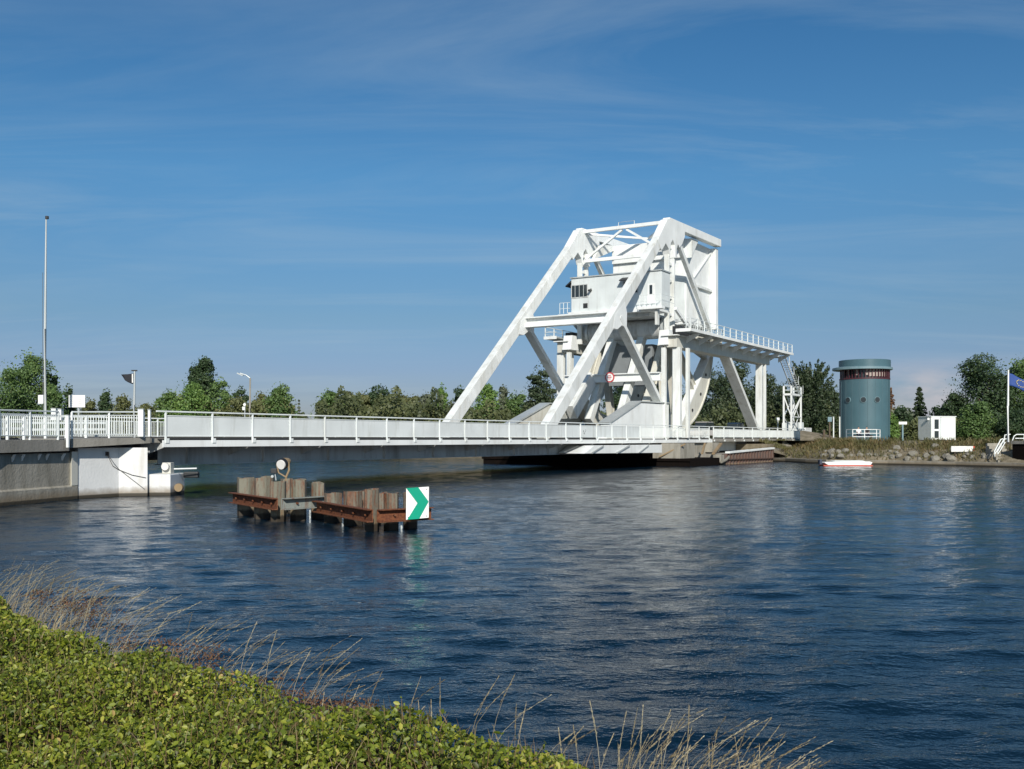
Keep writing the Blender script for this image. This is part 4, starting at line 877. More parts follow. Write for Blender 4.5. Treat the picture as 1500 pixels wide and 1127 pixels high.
t_, p, zt_ = pole('traffic_sign', 'small round white sign on a white plate post beside the street lamp', 'road sign', 358.5, 100, 590, 2.6, 0.05, 0.05)
MB().tube([(p.x, p.y - 0.1, ZP(593, 100)), (p.x, p.y - 0.06, ZP(593, 100))], 0.14, 14).build('sign_face', 'sign_white', t_)
MB().box((p.x - 0.22, p.y - 0.1, ZP(601, 100)), (p.x + 0.02, p.y - 0.06, ZP(596, 100))).build('plate', 'sign_white', t_)

# ------------------------------------------------------------ dolphins in the foreground
def pile_mesh(x, y, ztop, w, rot, dd=0.30):
    """box pile: two trough-shaped sheet piles welded face to face, open top"""
    h = w / 2; pr = [(-h, -0.04), (-h * 0.55, -dd), (h * 0.55, -dd), (h, -0.04), (h, 0.04), (h * 0.55, dd), (-h * 0.55, dd), (-h, 0.04)]
    c, s = math.cos(rot), math.sin(rot); k = len(pr)
    o_ = [(x + a * c - b_ * s, y + a * s + b_ * c) for a, b_ in pr]; i_ = [(x + a * .88 * c - b_ * .88 * s, y + a * .88 * s + b_ * .88 * c) for a, b_ in pr]
    zt_ = [ztop + random.uniform(-0.035, 0.03) for _ in pr]
    vs = [(a, b_, -2.5) for a, b_ in o_] + [(a, b_, z) for (a, b_), z in zip(o_, zt_)] + [(a, b_, z - .01) for (a, b_), z in zip(i_, zt_)] + [(a, b_, ztop - 0.35) for a, b_ in i_]
    fs = []
    for r in range(3): fs += [(r * k + j, r * k + (j + 1) % k, (r + 1) * k + (j + 1) % k, (r + 1) * k + j) for j in range(k)]
    fs.append(tuple(3 * k + j for j in range(k)))
    return MB().add(vs, fs)
def dolphin(name, label, wale, wz, piles, mats, zt_c):
    cpt = wale[1]; t_ = thing(name, label, 'mooring dolphin', (cpt.x, cpt.y, 0))
    for i, (px, Y, yt, wpx, rot) in enumerate(piles):
        w = wpx * 0.86 / FP * Y; p = WP(px, Y); pile_mesh(p.x, p.y, ZP(yt, Y) + random.uniform(-.05, .04), w, rot, 0.26).build('pile', mats, t_)
    for (a, b_), mt in zip(((wale[0], wale[1]), (wale[1], wale[2])), zt_c):
        d_ = (b_ - a).normalized(); nn = Vector((d_.y, -d_.x, 0)) * 0.08
        A_ = a + nn; B_ = b_ + nn
        w_ = MB()
        # channel: web and two lips toward the water side
        w_.beam((A_.x, A_.y, wz), (B_.x, B_.y, wz), 0.03, 0.30)
        n2_ = nn.normalized() * 0.08
        w_.beam((A_.x + n2_.x, A_.y + n2_.y, wz + 0.165), (B_.x + n2_.x, B_.y + n2_.y, wz + 0.165), 0.19, 0.025)
        w_.beam((A_.x + n2_.x, A_.y + n2_.y, wz - 0.165), (B_.x + n2_.x, B_.y + n2_.y, wz - 0.165), 0.19, 0.025)
        wo_ = w_.build('wale_beam', mt, t_)
        L = (b_ - a).length
        for k in range(max(2, int(L / 0.8))):
            f = (k + 0.6) / max(2, int(L / 0.8)); c = A_.lerp(B_, f) + nn.normalized() * 0.03; MB().tube([c + Vector((0, 0, wz)), c + nn.normalized() * 0.07 + Vector((0, 0, wz))], 0.032, 6).build('bolt', 'rust_beam', wo_)
    return t_
W1 = [WP(345, 35.0), WP(410, 31.4), WP(478, 32.9)]
ro = R(-50)
P1 = [(360, 34.75, 701, 20, R(-58)), (385, 33.3, 701.5, 19, R(-58)), (408, 32.15, 704, 23, R(-20)), (437, 32.6, 702, 27, R(25)), (466, 33.3, 706, 23, R(25)), (392, 35.0, 699.5, 18, R(-20)), (420, 35.4, 700, 20, R(10))]
dolphin('mooring_dolphin', 'left cluster of tall rust streaked steel piles with a floodlight on top', W1, 0.60, P1, 'rust_pile_tall', ('rust_beam', 'rust_grey_beam'))
W2 = [WP(468, 32.4), WP(550, 28.35), WP(629, 29.4)]
P2 = [(488, 31.9, 722, 18, R(-55)), (517, 30.7, 720, 23, R(-50)), (545, 29.1, 716, 24, R(-15)), (573, 29.4, 722, 25, R(20)), (601, 29.9, 722, 24, R(20)), (530, 31.6, 718, 20, R(0)), (560, 31.4, 724, 20, R(0))]
dolphin('mooring_dolphin', 'right cluster of shorter rusty steel piles carrying the green chevron board', W2, 0.47, P2, 'rust_pile', ('rust_beam', 'rust_beam'))
for px, Y, y0 in ((454, 32.0, 747), (502, 30.3, 762), (588, 28.7, 770)):
    p = WP(px, Y); t_ = thing('mooring_chain', {454: 'short pale chain hanging from the grey beam of the left pile cluster', 502: 'short pale chain hanging between the two pile clusters', 588: 'short pale chain hanging below the chevron board beam'}[px], 'chain', (p.x, p.y, ZP(y0, Y)))
    cm = MB()
    for k in range(6): z = ZP(y0, Y) - k * 0.09; cm.beam((p.x, p.y - .02 * (k % 2), z), (p.x + 0.01, p.y, z - 0.085), 0.045, 0.03 + 0.02 * (k % 2), (0, 1, 0))
    cm.build('links', 'galvanised', t_)
# chevron board
Yb = 28.75; cs = thing('chevron_board', 'white square board with a green right pointing chevron on the right pile cluster', 'navigation sign', WP(611, Yb, 0.6))
c_ = [WP(px, Yb + dy) for px, dy in ((595, -0.12), (628.3, 0.02))]
def onb(px, py):  # point on the board face
    f = (px - 595) / 33.3; p = c_[0].lerp(c_[1], f); return (p.x, p.y, ZP(py, Yb))
def bpoly(poly, d0, d1):
    P = [Vector(onb(*q_)) for q_ in poly]; n = len(P); vs = [(p.x, p.y + d0, p.z) for p in P] + [(p.x, p.y + d1, p.z) for p in P]
    return MB().add(vs, [tuple(range(n)), tuple(range(n, 2 * n))[::-1]] + [(i, (i + 1) % n, n + (i + 1) % n, n + i) for i in range(n)])
bpoly([(595, 715.2), (628.3, 713.2), (628, 758.6), (594.8, 761.2)], 0, 0.04).build('board', 'sign_white', cs)
bpoly([(595.2, 714.9), (612.8, 713.9), (627.9, 735.0), (614.2, 760.0), (596.6, 761.0), (611.6, 737.0)], -0.012, -0.004).build('chevron', 'sign_green', cs)
bk = MB().beam(onb(600, 717), onb(600, 759), 0.05, 0.05).beam(onb(623, 716), onb(623, 758), 0.05, 0.05)
bk.v = [(x, y + 0.07, z) for x, y, z in bk.v]; bk.build('frame', 'dark_metal', cs)
for bx_, by_ in ((598, 718), (625, 717), (598, 757.5), (625, 756)):
    q_ = Vector(onb(bx_, by_)); MB().tube([q_ + Vector((0, -.002, 0)), q_ + Vector((0, -.016, 0))], 0.013, 8).build('bolt', 'dark_metal', cs)
# floodlight on the left cluster
Yf = 32.6; fl = thing('floodlight', 'round pale floodlight with tan housing perched on the left pile cluster', 'floodlight', WP(416, Yf, ZP(704, Yf)))
c = WP(413.5, Yf, ZP(680, Yf)); ax = Vector((-0.35, -0.9, -0.25)).normalized()
m_ = MB().tube([c - ax * 0.04, c + ax * 0.08, c + ax * 0.10], 0.155, 20, 0.15); m_.build('lens', 'lens', fl, smooth=True)
MB().tube([c - ax * 0.06, c + ax * 0.05], 0.185, 20).build('rim', 'black', fl, smooth=True)
MB().tube([c - ax * 0.05, c - ax * 0.22, c - ax * 0.34, c - ax * 0.40], 0.185, 16, 0.07).build('housing', 'tan_metal', fl, smooth=True)
MB().tube([(c.x + 0.19, c.y + 0.05, c.z + 0.05), (c.x + 0.21, c.y + 0.02, c.z - 0.2), (c.x + 0.12, c.y, c.z - 0.42), (c.x + .12, c.y, ZP(704, Yf))], 0.035, 8).build('yoke', 'tan_metal', fl)
MB().tube([(c.x - 0.19, c.y + 0.05, c.z + 0.0), (c.x - 0.12, c.y + 0.02, c.z - 0.28), (c.x + 0.12, c.y, c.z - 0.42)], 0.025, 8).build('yoke', 'tan_metal', fl)
MB().box((c.x - 0.36, c.y - 0.08, c.z - 0.30), (c.x - 0.16, c.y + 0.08, c.z - 0.14)).build('ballast_box', 'dark_metal', fl, bevel=0.02)
MB().tube([(c.x - 0.24, c.y, c.z - 0.25), (c.x - 0.2, c.y, ZP(704, Yf))], 0.02, 6).tube([(c.x - .3, c.y - .05, ZP(698, Yf)), (c.x - .3, c.y - .09, ZP(698, Yf))], 0.045, 10).build('bracket', 'galvanised', fl)

# ------------------------------------------------------------ right bank: tower, hut, signs, people
Yt = 121.5; tc_ = WP(1266.5, Yt, LZ); rt = 35.2 / FP * Yt
tw = thing('control_tower', 'round teal control tower with a band of windows under an overhanging flat roof', 'tower', tc_)
zt_ = ZP(543, Yt); zw0 = ZP(557, Yt)
MB().lathe([(rt - 0.01, -0.1), (rt - 0.01, zw0 - LZ)], tc_, 64).build('wall', 'teal_paint', tw, smooth=True)
sm = MB()
for k in range(20):
    a = 2 * math.pi * k / 20 + 0.1; x, y = tc_.x + rt * math.cos(a), tc_.y + rt * math.sin(a); sm.beam((x, y, LZ), (x, y, zw0 - 0.1), 0.03, 0.03, (1, 0, 0))
sm.build('cladding_seam', 'teal_paint', tw)
MB().lathe([(rt + 0.03, 0), (rt + 0.03, 0.14)], (tc_.x, tc_.y, zw0), 64).build('sill', 'maroon', tw, smooth=True)
MB().lathe([(rt - 0.25, 0.0), (rt - 0.25, zt_ - zw0)], (tc_.x, tc_.y, zw0 + .145), 48).build('window_band', 'glass_dark', tw, smooth=True)
for k in range(26):
    a = R(175) + R(195) * k / 25; big = k < 25
    x, y = tc_.x + (rt - 0.04) * math.cos(a), tc_.y + (rt - 0.04) * math.sin(a)
    if a < R(332): MB().beam((x, y, zw0 + 0.14), (x, y, zt_ + .02), 0.09, 0.09, (math.cos(a), math.sin(a), 0)).build('mullion', 'maroon', tw)
    am = a + R(3.9); x, y = tc_.x + (rt - 0.16) * math.cos(am), tc_.y + (rt - 0.16) * math.sin(am)
    if R(255) < am < R(329) or k in (2, 4, 7):
        tn = Vector((-math.sin(am), math.cos(am), 0)) * 0.14
        MB().beam((x - tn.x, y - tn.y, zw0 + 0.85), (x + tn.x, y + tn.y, zw0 + 0.85), 0.02, 1.1 if k > 10 else 0.8).build('blind', 'blind', tw)
MB().add(*(lambda P: (P, [(i, i + 1, i + 14, i + 13) for i in range(12)]))([(tc_.x + (rt - 0.0) * math.cos(R(330 + 5 * i)), tc_.y + (rt - 0.0) * math.sin(R(330 + 5 * i)), z) for z in (zw0 + .14, zt_ + .02) for i in range(13)])).build('wall_return', 'teal_paint', tw, recalc=False)
MB().lathe([(rt + 0.48, 0.0), (rt + 0.56, 0.02), (rt + 0.56, 0.26), (rt + 0.3, 0.34)], (tc_.x - 0.28, tc_.y, zt_), 64).build('roof_overhang', 'teal_trim', tw, smooth=True)
MB().lathe([(rt + 0.08, 0.0), (rt + 0.08, 0.80), (rt + 0.04, 0.82), (rt, 0.55)], (tc_.x, tc_.y, zt_ + .345), 64).build('parapet', 'teal_paint', tw, smooth=True)
for px in (1236.5, 1253.5, 1272.5):
    a = math.asin(max(-0.97, min(0.97, (px - 1266.5) / 35.2))); x = tc_.x + rt * math.sin(a); y = tc_.y - rt * math.cos(a); nn = Vector((math.sin(a), -math.cos(a), 0)); z = ZP(587, Yt)
    r_o = MB().tube([Vector((x, y, z)) - nn * 0.05, Vector((x, y, z)) + nn * 0.07], 0.36, 20).build('porthole', 'teal_trim', tw)
    MB().tube([Vector((x, y, z)) + nn * 0.072, Vector((x, y, z)) + nn * 0.085], 0.31, 20).build('pane', 'glass_dark', r_o)
# bench-like rail with two people sitting
Yr = 112.5; rz = 2.35
rl = thing('quay_railing', 'white tubular railing in front of the teal tower, with people at it', 'railing', WP(1265, Yr, rz))
ptb = [(1249, 0), (1266.5, 0), (1284, 0), (1289, 1.5), (1240, 1.6)]
for px, dy in ptb: p = WP(px, Yr + dy); MB().tube([(p.x, p.y, rz - .6 if dy == 0 else rz), (p.x, p.y, ZP(629.5, Yr))], 0.05, 8).build('post', 'white_clean', rl)
for py in (629.5, 635, 640):
    p, q_ = WP(1249, Yr, ZP(py, Yr)), WP(1284, Yr, ZP(py, Yr)); a, b_ = WP(1289, Yr + 1.5, ZP(py, Yr)), WP(1240, Yr + 1.6, ZP(py, Yr)); MB().tube([b_, p, q_, a], 0.04, 8).build('rail', 'white_clean', rl)
def person(px, Y, zb, label, top, bottom, face=180, seat=0.45):
    x, y = WP(px, Y).x, Y
    t_ = thing('person', label, 'person', (x, y, zb))
    # seated figure, skeleton grown with a skin modifier
    J = {'pel': (0, 0, seat + 0.08), 'sp': (0, 0.02, seat + 0.32), 'ch': (0, 0.0, seat + 0.52), 'nk': (0, -0.01, seat + 0.64), 'hd': (0, -0.03, seat + 0.74), 'ht': (0, -0.02, seat + 0.86),
         'shl': (-.19, 0, seat + .55), 'ell': (-.25, -.08, seat + .30), 'hal': (-.12, -.30, seat + .22), 'shr': (.19, 0, seat + .55), 'elr': (.25, -.08, seat + .30), 'har': (.12, -.30, seat + .22),
         'hil': (-.10, -.05, seat + .05), 'knl': (-.13, -.45, seat + .04), 'anl': (-.13, -.48, 0.08), 'tol': (-.13, -.62, 0.04), 'hir': (.10, -.05, seat + .05), 'knr': (.13, -.45, seat + .04), 'anr': (.13, -.48, 0.08), 'tor': (.13, -.62, 0.04)}
    rad = {'pel': .14, 'sp': .125, 'ch': .15, 'nk': .055, 'hd': .085, 'ht': .07, 'shl': .06, 'ell': .045, 'hal': .035, 'shr': .06, 'elr': .045, 'har': .035, 'hil': .09, 'knl': .065, 'anl': .045, 'tol': .035, 'hir': .09, 'knr': .065, 'anr': .045, 'tor': .035}
    def fig(name, keys, edges, mat, grow=0.0):
        idx = {k: i for i, k in enumerate(keys)}; me = bpy.data.meshes.new(name); me.from_pydata([J[k] for k in keys], [(idx[a], idx[b]) for a, b in edges], []); me.materials.append(MATS[mat])
        o = bpy.data.objects.new(name, me); COL.objects.link(o); o.parent = t_; o.rotation_euler = (0, 0, R(face))
        md = o.modifiers.new('skin', 'SKIN'); 
        for k in keys: sk = me.skin_vertices[0].data[idx[k]]; sk.radius = (rad[k] + grow,) * 2; sk.use_root = (k == keys[0])
        o.modifiers.new('sub', 'SUBSURF').render_levels = 2; return o
    allk = list(J); E_ = [('pel', 'sp'), ('sp', 'ch'), ('ch', 'nk'), ('nk', 'hd'), ('hd', 'ht'), ('ch', 'shl'), ('shl', 'ell'), ('ell', 'hal'), ('ch', 'shr'), ('shr', 'elr'), ('elr', 'har'), ('pel', 'hil'), ('hil', 'knl'), ('knl', 'anl'), ('anl', 'tol'), ('pel', 'hir'), ('hir', 'knr'), ('knr', 'anr'), ('anr', 'tor')]
    fig('body', allk, E_, 'skin')
    fig('shirt', ['sp', 'ch', 'pel', 'shl', 'ell', 'shr', 'elr'], [('sp', 'pel'), ('sp', 'ch'), ('ch', 'shl'), ('shl', 'ell'), ('ch', 'shr'), ('shr', 'elr')], top, 0.022)
    fig('trousers', ['pel', 'hil', 'knl', 'anl', 'hir', 'knr', 'anr'], [('pel', 'hil'), ('hil', 'knl'), ('knl', 'anl'), ('pel', 'hir'), ('hir', 'knr'), ('knr', 'anr')], bottom, 0.02)
    fig('hair', ['ht', 'hd'], [('ht', 'hd')], 'hair_dark', 0.012).location = (0, 0, 0.035)
    return t_
bn = thing('bench', 'low dark bench behind the white railing by the teal tower', 'bench', WP(1264, Yr + 0.9, LZ)); p = WP(1264, Yr + .95)
MB().box((p.x - 1.1, p.y - 0.2, 2.95), (p.x + 1.1, p.y + 0.2, 3.02)).build('seat', 'bark', bn, bevel=0.01)
for s_x in (-0.9, 0.9): MB().box((p.x + s_x - .05, p.y - 0.18, LZ), (p.x + s_x + .05, p.y + 0.18, 2.946)).build('leg', 'dark_metal', bn)
person(1257.5, Yr + 0.95, LZ, 'person in a white top sitting at the railing by the teal tower', 'cloth_white', 'cloth_denim', 0, 0.68)
person(1269.5, Yr + 0.95, LZ, 'person in a dark top sitting at the railing by the teal tower', 'cloth_black', 'cloth_denim', 0, 0.68)

# white hut
Yh = 118; zb = ZP(641, Yh); hx0, hx1 = WP(1364, Yh).x, WP(1403.5, Yh).x; hz = ZP(611, Yh)
ht_ = thing('site_cabin', 'small white portable cabin with a glazed door on the right bank', 'cabin', WP(1384, Yh, LZ))
th = R(14)
def hp(a, b_, z): return (hx0 + a * math.cos(th) - b_ * math.sin(th), Yh + a * math.sin(th) * 0.6 + b_ * math.cos(th), z)
L_ = hx1 - hx0
def hbox(a0, a1, b0, b1, z0, z1):
    return MB().add([hp(a, b_, z) for z in (z0, z1) for a, b_ in ((a0, b0), (a1, b0), (a1, b1), (a0, b1))], [(0, 3, 2, 1), (4, 5, 6, 7), (0, 1, 5, 4), (1, 2, 6, 5), (2, 3, 7, 6), (3, 0, 4, 7)])
hbox(0, L_, 0, 2.4, LZ + 0.08, hz).build('wall', 'white_clean', ht_, bevel=0.02)
hbox(-0.06, L_ + .06, -0.06, 2.46, hz + .003, hz + 0.1).build('roof', 'rail_paint', ht_)
hbox(-0.03, L_ + .03, -0.03, 2.43, LZ, LZ + 0.077).build('skid', 'black', ht_)
d1 = hbox(0.25, 1.05, -0.05, -0.004, LZ + 0.15, hz - 0.1).build('door', 'white_clean', ht_)
hbox(0.38, 0.92, -0.062, -0.054, LZ + 1.35, hz - 0.28).build('pane', 'glass_dark', d1); hbox(0.38, 0.92, -0.062, -0.054, LZ + .3, LZ + 1.12).build('pane', 'glass_dark', d1)
hbox(1.2, 1.25, -0.02, -0.004, LZ + .1, hz - .02).build('seam', 'teal_trim', ht_); hbox(2.35, 2.4, -0.02, -0.004, LZ + .1, hz - .02).build('seam', 'rail_paint', ht_)
MB().box((hx0 - .3, Yh + .3, hz - 0.35), (hx0 - .05, Yh + .5, hz - 0.1)).build('lamp', 'sign_white', ht_)

# small signs and posts on the right bank
def signpost(name, label, px, Y, yt, yb, wpx, hpx, pw, mat, pmat='galvanised', cat='sign'):
    p = WP(px, Y); t_ = thing(name, label, cat, (p.x, p.y, LZ)); z1 = ZP(yt, Y); w = wpx / FP * Y; h_ = hpx / FP * Y
    MB().box((p.x - w / 2, p.y - 0.03, z1 - h_), (p.x + w / 2, p.y, z1)).build('panel', mat, t_, bevel=0.01)
    MB().box((p.x - pw / 2, p.y + 0.004, LZ), (p.x + pw / 2, p.y + 0.004 + pw, z1 - .02)).build('post', pmat, t_); return t_
signpost('direction_sign', 'small oval white sign on a bluish post between the teal tower and the cabin', 1322.5, 117, 618, 641, 12, 4, 0.16, 'sign_white', 'teal_trim')
signpost('information_sign', 'small pale blue sign on a wooden post left of the teal tower', 1215.5, 119, 611, 640, 6, 7, 0.16, 'teal_trim', 'bark')
signpost('information_sign', 'tiny pale sign on a post below the dark trees behind the approach railing', 1139.5, 138, 612, 640, 5, 4, 0.14, 'rail_paint')
for px, lab, yt in ((1221, 'slim pale post just left of the teal tower, nearer the blue sign', 611), (1230, 'slim pale post touching the left edge of the teal tower', 611)):
    p = WP(px, 119); t_ = thing('bollard_post', lab, 'post', (p.x, p.y, LZ)); MB().tube([(p.x, p.y, LZ), (p.x, p.y, ZP(yt, 119))], 0.07, 8).build('shaft', 'rail_paint', t_); MB().tube([(p.x, p.y, ZP(yt, 119)), (p.x, p.y, ZP(yt, 119) + .05)], 0.085, 8).build('cap', 'galvanised', t_)
p = WP(1207, 119); t_ = thing('wooden_post', 'short dark wooden post beside the end of the approach railing', 'post', (p.x, p.y, LZ)); MB().box((p.x - .12, p.y - .12, LZ), (p.x + .12, p.y + .12, ZP(630, 119))).build('shaft', 'bark', t_, bevel=.02); MB().box((p.x - .14, p.y - .14, ZP(630, 119)), (p.x + .14, p.y + .14, ZP(629.4, 119))).build('cap', 'dark_metal', t_)
# embankment mound left of the tower
V = []; F = []
for i in range(13):
    for j in range(9):
        px = 1172 + i * 5.5; Y = 117 + j * 1.6; f = math.sin(math.pi * j / 8) * max(0, 1 - (i / 12) ** 1.6); w = WP(px, Y); V.append((w.x, w.y, LZ + 0.02 + 1.15 * f + random.uniform(0, .08) * (f > 0)))
for i in range(12):
    for j in range(8): F.append((i * 9 + j, (i + 1) * 9 + j, (i + 1) * 9 + j + 1, i * 9 + j + 1))
struct('embankment', V, F, 'bank_soil')
# white board on slope
Yw = 99.1; p0, p1 = WP(1393.5, Yw), WP(1425.5, Yw)
t_ = thing('shore_sign', 'long white board with a red end lying on the rocky slope below the cabin', 'sign', WP(1410, Yw, 1.2))
MB().box((p0.x, Yw, ZP(662, Yw)), (p1.x, Yw + 0.08, ZP(653.8, Yw))).build('panel', 'sign_white', t_, bevel=.01); MB().box((p1.x + .002, Yw - .01, ZP(662, Yw)), (p1.x + 0.16, Yw + 0.09, ZP(653.8, Yw))).build('end_cap', 'red_orange', t_)
for x in (p0.x + .4, p1.x - .4): MB().box((x - .05, Yw + .085, 0.5), (x + .05, Yw + .18, ZP(655, Yw))).build('leg', 'bark', t_)
# moored float
Yq = YW(682.3); q0, q1 = WP(1205, Yq), WP(1272, Yq)
t_ = thing('moored_punt', 'long low white punt with a red waterline moored at the far quay', 'boat', ((q0.x + q1.x) / 2, Yq, 0))
MB().prism([(q0.x - .2, 0.30), (q0.x + .2, 0.06), (q1.x - .2, 0.06), (q1.x, 0.34), (q1.x - 0.3, 0.42), (q0.x, 0.38)], Yq - 1.2, Yq + 0.1).build('hull', 'sign_white', t_, bevel=.04)
MB().prism([(q0.x - .32, 0.09), (q0.x - .2, -0.05), (q1.x - .1, -0.05), (q1.x + .02, 0.09)], Yq - 1.24, Yq + 0.14).build('waterline_band', 'red_orange', t_)
MB().box((q0.x - .55, Yq - .9, 0.15), (q0.x - .31, Yq - .3, 0.6)).build('outboard', 'cloth_denim', t_, bevel=.03)
MB().prism([(q0.x + .6, 0.425), (q0.x + .9, 0.5), (q1.x - .9, 0.5), (q1.x - .6, 0.425)], Yq - 1.0, Yq - .1).build('cover', 'rail_paint', t_)
# flagpole with blue flag
Yg = 96; t_, p, zt_ = pole('flag_pole', 'white flagpole with a blue starred flag at the right edge of the photo', 'flagpole', 1476.5, Yg, 542, 2.3, 0.11, 0.07, 'white_clean')
flag(0, Yg, [(1478, 547), (1484, 548), (1490, 552), (1497, 556), (1504, 558), (1511, 561)], [(1478, 565), (1484, 566), (1490, 568.5), (1497, 572), (1504, 575), (1511, 578)], 'flag', 'flag_blue', t_, 0.1)
st_ = MB()
for k in range(12):
    a = 2 * math.pi * k / 12; cpx, cpy = 1494.5 + 6.0 * math.cos(a), 562.3 + 4.6 * math.sin(a) + 2.4 * math.cos(a); P = []
    for j in range(10):
        rr = 1.0 if j % 2 == 0 else 0.42; b_ = math.pi / 2 + j * math.pi / 5; w = WP(cpx + rr * math.cos(b_), Yg, ZP(cpy - rr * math.sin(b_), Yg)); P.append((w.x, w.y - 0.125, w.z))
    st_.add(P + [(x, y + 0.01, z) for x, y, z in P], [tuple(range(10)), tuple(range(10, 20))])
st_.build('stars', 'yellow', t_, recalc=False)
# landing steps with handrails at the right
Yk = 93.5
ls = thing('landing_stage', 'dark shaded recess with concrete steps at the right edge of the far bank', 'landing stage', WP(1485, Yk + 1, 0.4))
a0 = WP(1462, Yk + 1.2)
s_ = MB()
for k in range(7): s_.box((a0.x + k * 0.14, a0.y, 0.35), (a0.x + 1.7 + k * 0.08, a0.y + 0.4 + k * 0.3, 0.62 + k * 0.27)) if False else s_.box((a0.x, a0.y + k * 0.35, 0.35), (a0.x + 1.5, a0.y + 0.36 + k * 0.35, 0.62 + k * 0.26))
s_.build('steps', 'concrete', ls)
b0 = WP(1484, Yk + 1.2)
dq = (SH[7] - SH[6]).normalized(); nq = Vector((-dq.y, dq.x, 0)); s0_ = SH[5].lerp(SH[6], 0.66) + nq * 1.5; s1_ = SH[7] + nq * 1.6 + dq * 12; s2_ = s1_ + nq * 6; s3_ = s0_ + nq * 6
MB().prism([(q_.x, q_.y) for q_ in (s0_, s1_, s2_, s3_)], 0.3, 2.12, axis=2).build('back_wall', 'tar_shade_black', ls)  # wall shade is put into the colour as plain black
s4_ = [s0_ - nq * .1 - dq * .1, s1_ - nq * .1, s2_, s3_ - dq * .1]; MB().prism([(q_.x, q_.y) for q_ in s4_], 2.124, 2.42, axis=2).build('coping', 'concrete', ls)
t_ = thing('stair_railing', 'pair of pale tubular handrails on the steps by the right flagpole', 'railing', WP(1465, Yk, 0.5))
for px_o, y_o in ((0, 0), (4.5, 1.0)):
    P = [(1457 + px_o, 669), (1457 + px_o, 661), (1466 + px_o, 644), (1469.5 + px_o, 643)]; P = [WP(a, Yk + 1.2 + y_o, ZP(b_, Yk + 1.2 + y_o)) for a, b_ in P]; MB().tube(P, 0.055, 8).build('handrail', 'rail_paint', t_, smooth=True)
    P = [(1457.5 + px_o, 665), (1468 + px_o, 648)]; P = [WP(a, Yk + 1.2 + y_o, ZP(b_, Yk + 1.2 + y_o)) for a, b_ in P]; MB().tube(P, 0.045, 8).build('mid_rail', 'rail_paint', t_)
P = [(1470, 650), (1472, 637.5), (1480, 636.5)]; MB().tube([WP(a, Yk + 3.4, ZP(b_, Yk + 3.4)) for a, b_ in P], 0.055, 8).build('handrail', 'rail_paint', t_, smooth=True)
t_ = thing('quay_railing', 'pale two bar railing along the bank top at the right photo edge', 'railing', WP(1490, Yk + 3.5, LZ))
for dy in (636.7, 642.5):
    P = [(1483, 645.5), (1485.5, 639), (1489, dy), (1530, dy), (1600, dy - 0.3)] if dy < 640 else [(1487, dy), (1530, dy), (1600, dy - .3)]
    MB().tube([WP(a, Yk + 3.5, ZP(b_, Yk + 3.5)) for a, b_ in P], 0.05, 8).build('rail', 'rail_paint', t_, smooth=True)
for px in (1500, 1530, 1560, 1599): w = WP(px, Yk + 3.5); MB().tube([(w.x, w.y, LZ - .3), (w.x, w.y, ZP(636.7, Yk + 3.5))], 0.045, 8).build('post', 'rail_paint', t_)

# cars on the right approach road
def car(name, label, px, Y, ztop, L, mat, heading, van=False):
    p = WP(px, Y); t_ = thing(name, label, 'car', (p.x, p.y, 2.7)); t_.rotation_euler = (0, 0, heading); t_['_o'] = (0, 0, 0)
    H_ = 1.9 if van else 1.45
    low = [(-L / 2, 0.35), (-L / 2 + 0.05, 0.75), (-L / 2 + 0.35, 0.92), (L / 2 - 1.1, 0.95), (L / 2 - 0.15, 0.82), (L / 2, 0.55), (L / 2 - 0.02, 0.3), (-L / 2 + .1, 0.25)]
    MB().prism(low, -0.85, 0.85).build('body', mat, t_, bevel=0.06)
    up = [(-L / 2 + 0.2, 0.9), (-L / 2 + 0.45, H_ - 0.08), (-L / 2 + 0.8, H_), (L / 2 - 2.0, H_), (L / 2 - 1.1, 0.93)]
    MB().prism(up, -0.70, 0.70).build('glasshouse', 'glass_dark', t_, bevel=0.05)
    MB().prism([(-L / 2 + 0.48, H_ - 0.05), (-L / 2 + 0.8, H_ + 0.02), (L / 2 - 2.0, H_ + 0.02), (L / 2 - 1.85, H_ - 0.06)], -0.72, 0.72).build('roof', mat, t_, bevel=0.02)
    for x in (-L / 2 + 0.8, L / 2 - 0.85):
        for s in (-1, 1):
            w = MB().tube([(x, s * 0.70, 0.32), (x, s * 0.88, 0.32)], 0.32, 20).build('wheel', 'rubber', t_); MB().tube([(x, s * 0.885, 0.32), (x, s * 0.90, 0.32)], 0.19, 14).build('rim', 'galvanised', w)
    for s in (-1, 1): MB().box((L / 2 - 0.12, s * 0.7 - .14, 0.6), (L / 2 + .005, s * 0.7 + .14, 0.74)).build('headlight', 'lens', t_, bevel=.02)
    return t_
car('parked_car', 'dark blue car on the road behind the rack frame diagonal', 1080, 131, 0, 4.6, 'car_blue', BANG, True)
car('parked_car', 'dark car just right of the rear rack frame column', 1122, 143, 0, 4.3, 'car_dark', BANG)
car('parked_car', 'pale vehicle beyond the railing at the foot of the curved rolling segment', 1029, 122, 0, 4.8, 'car_pale', BANG + math.pi, True)

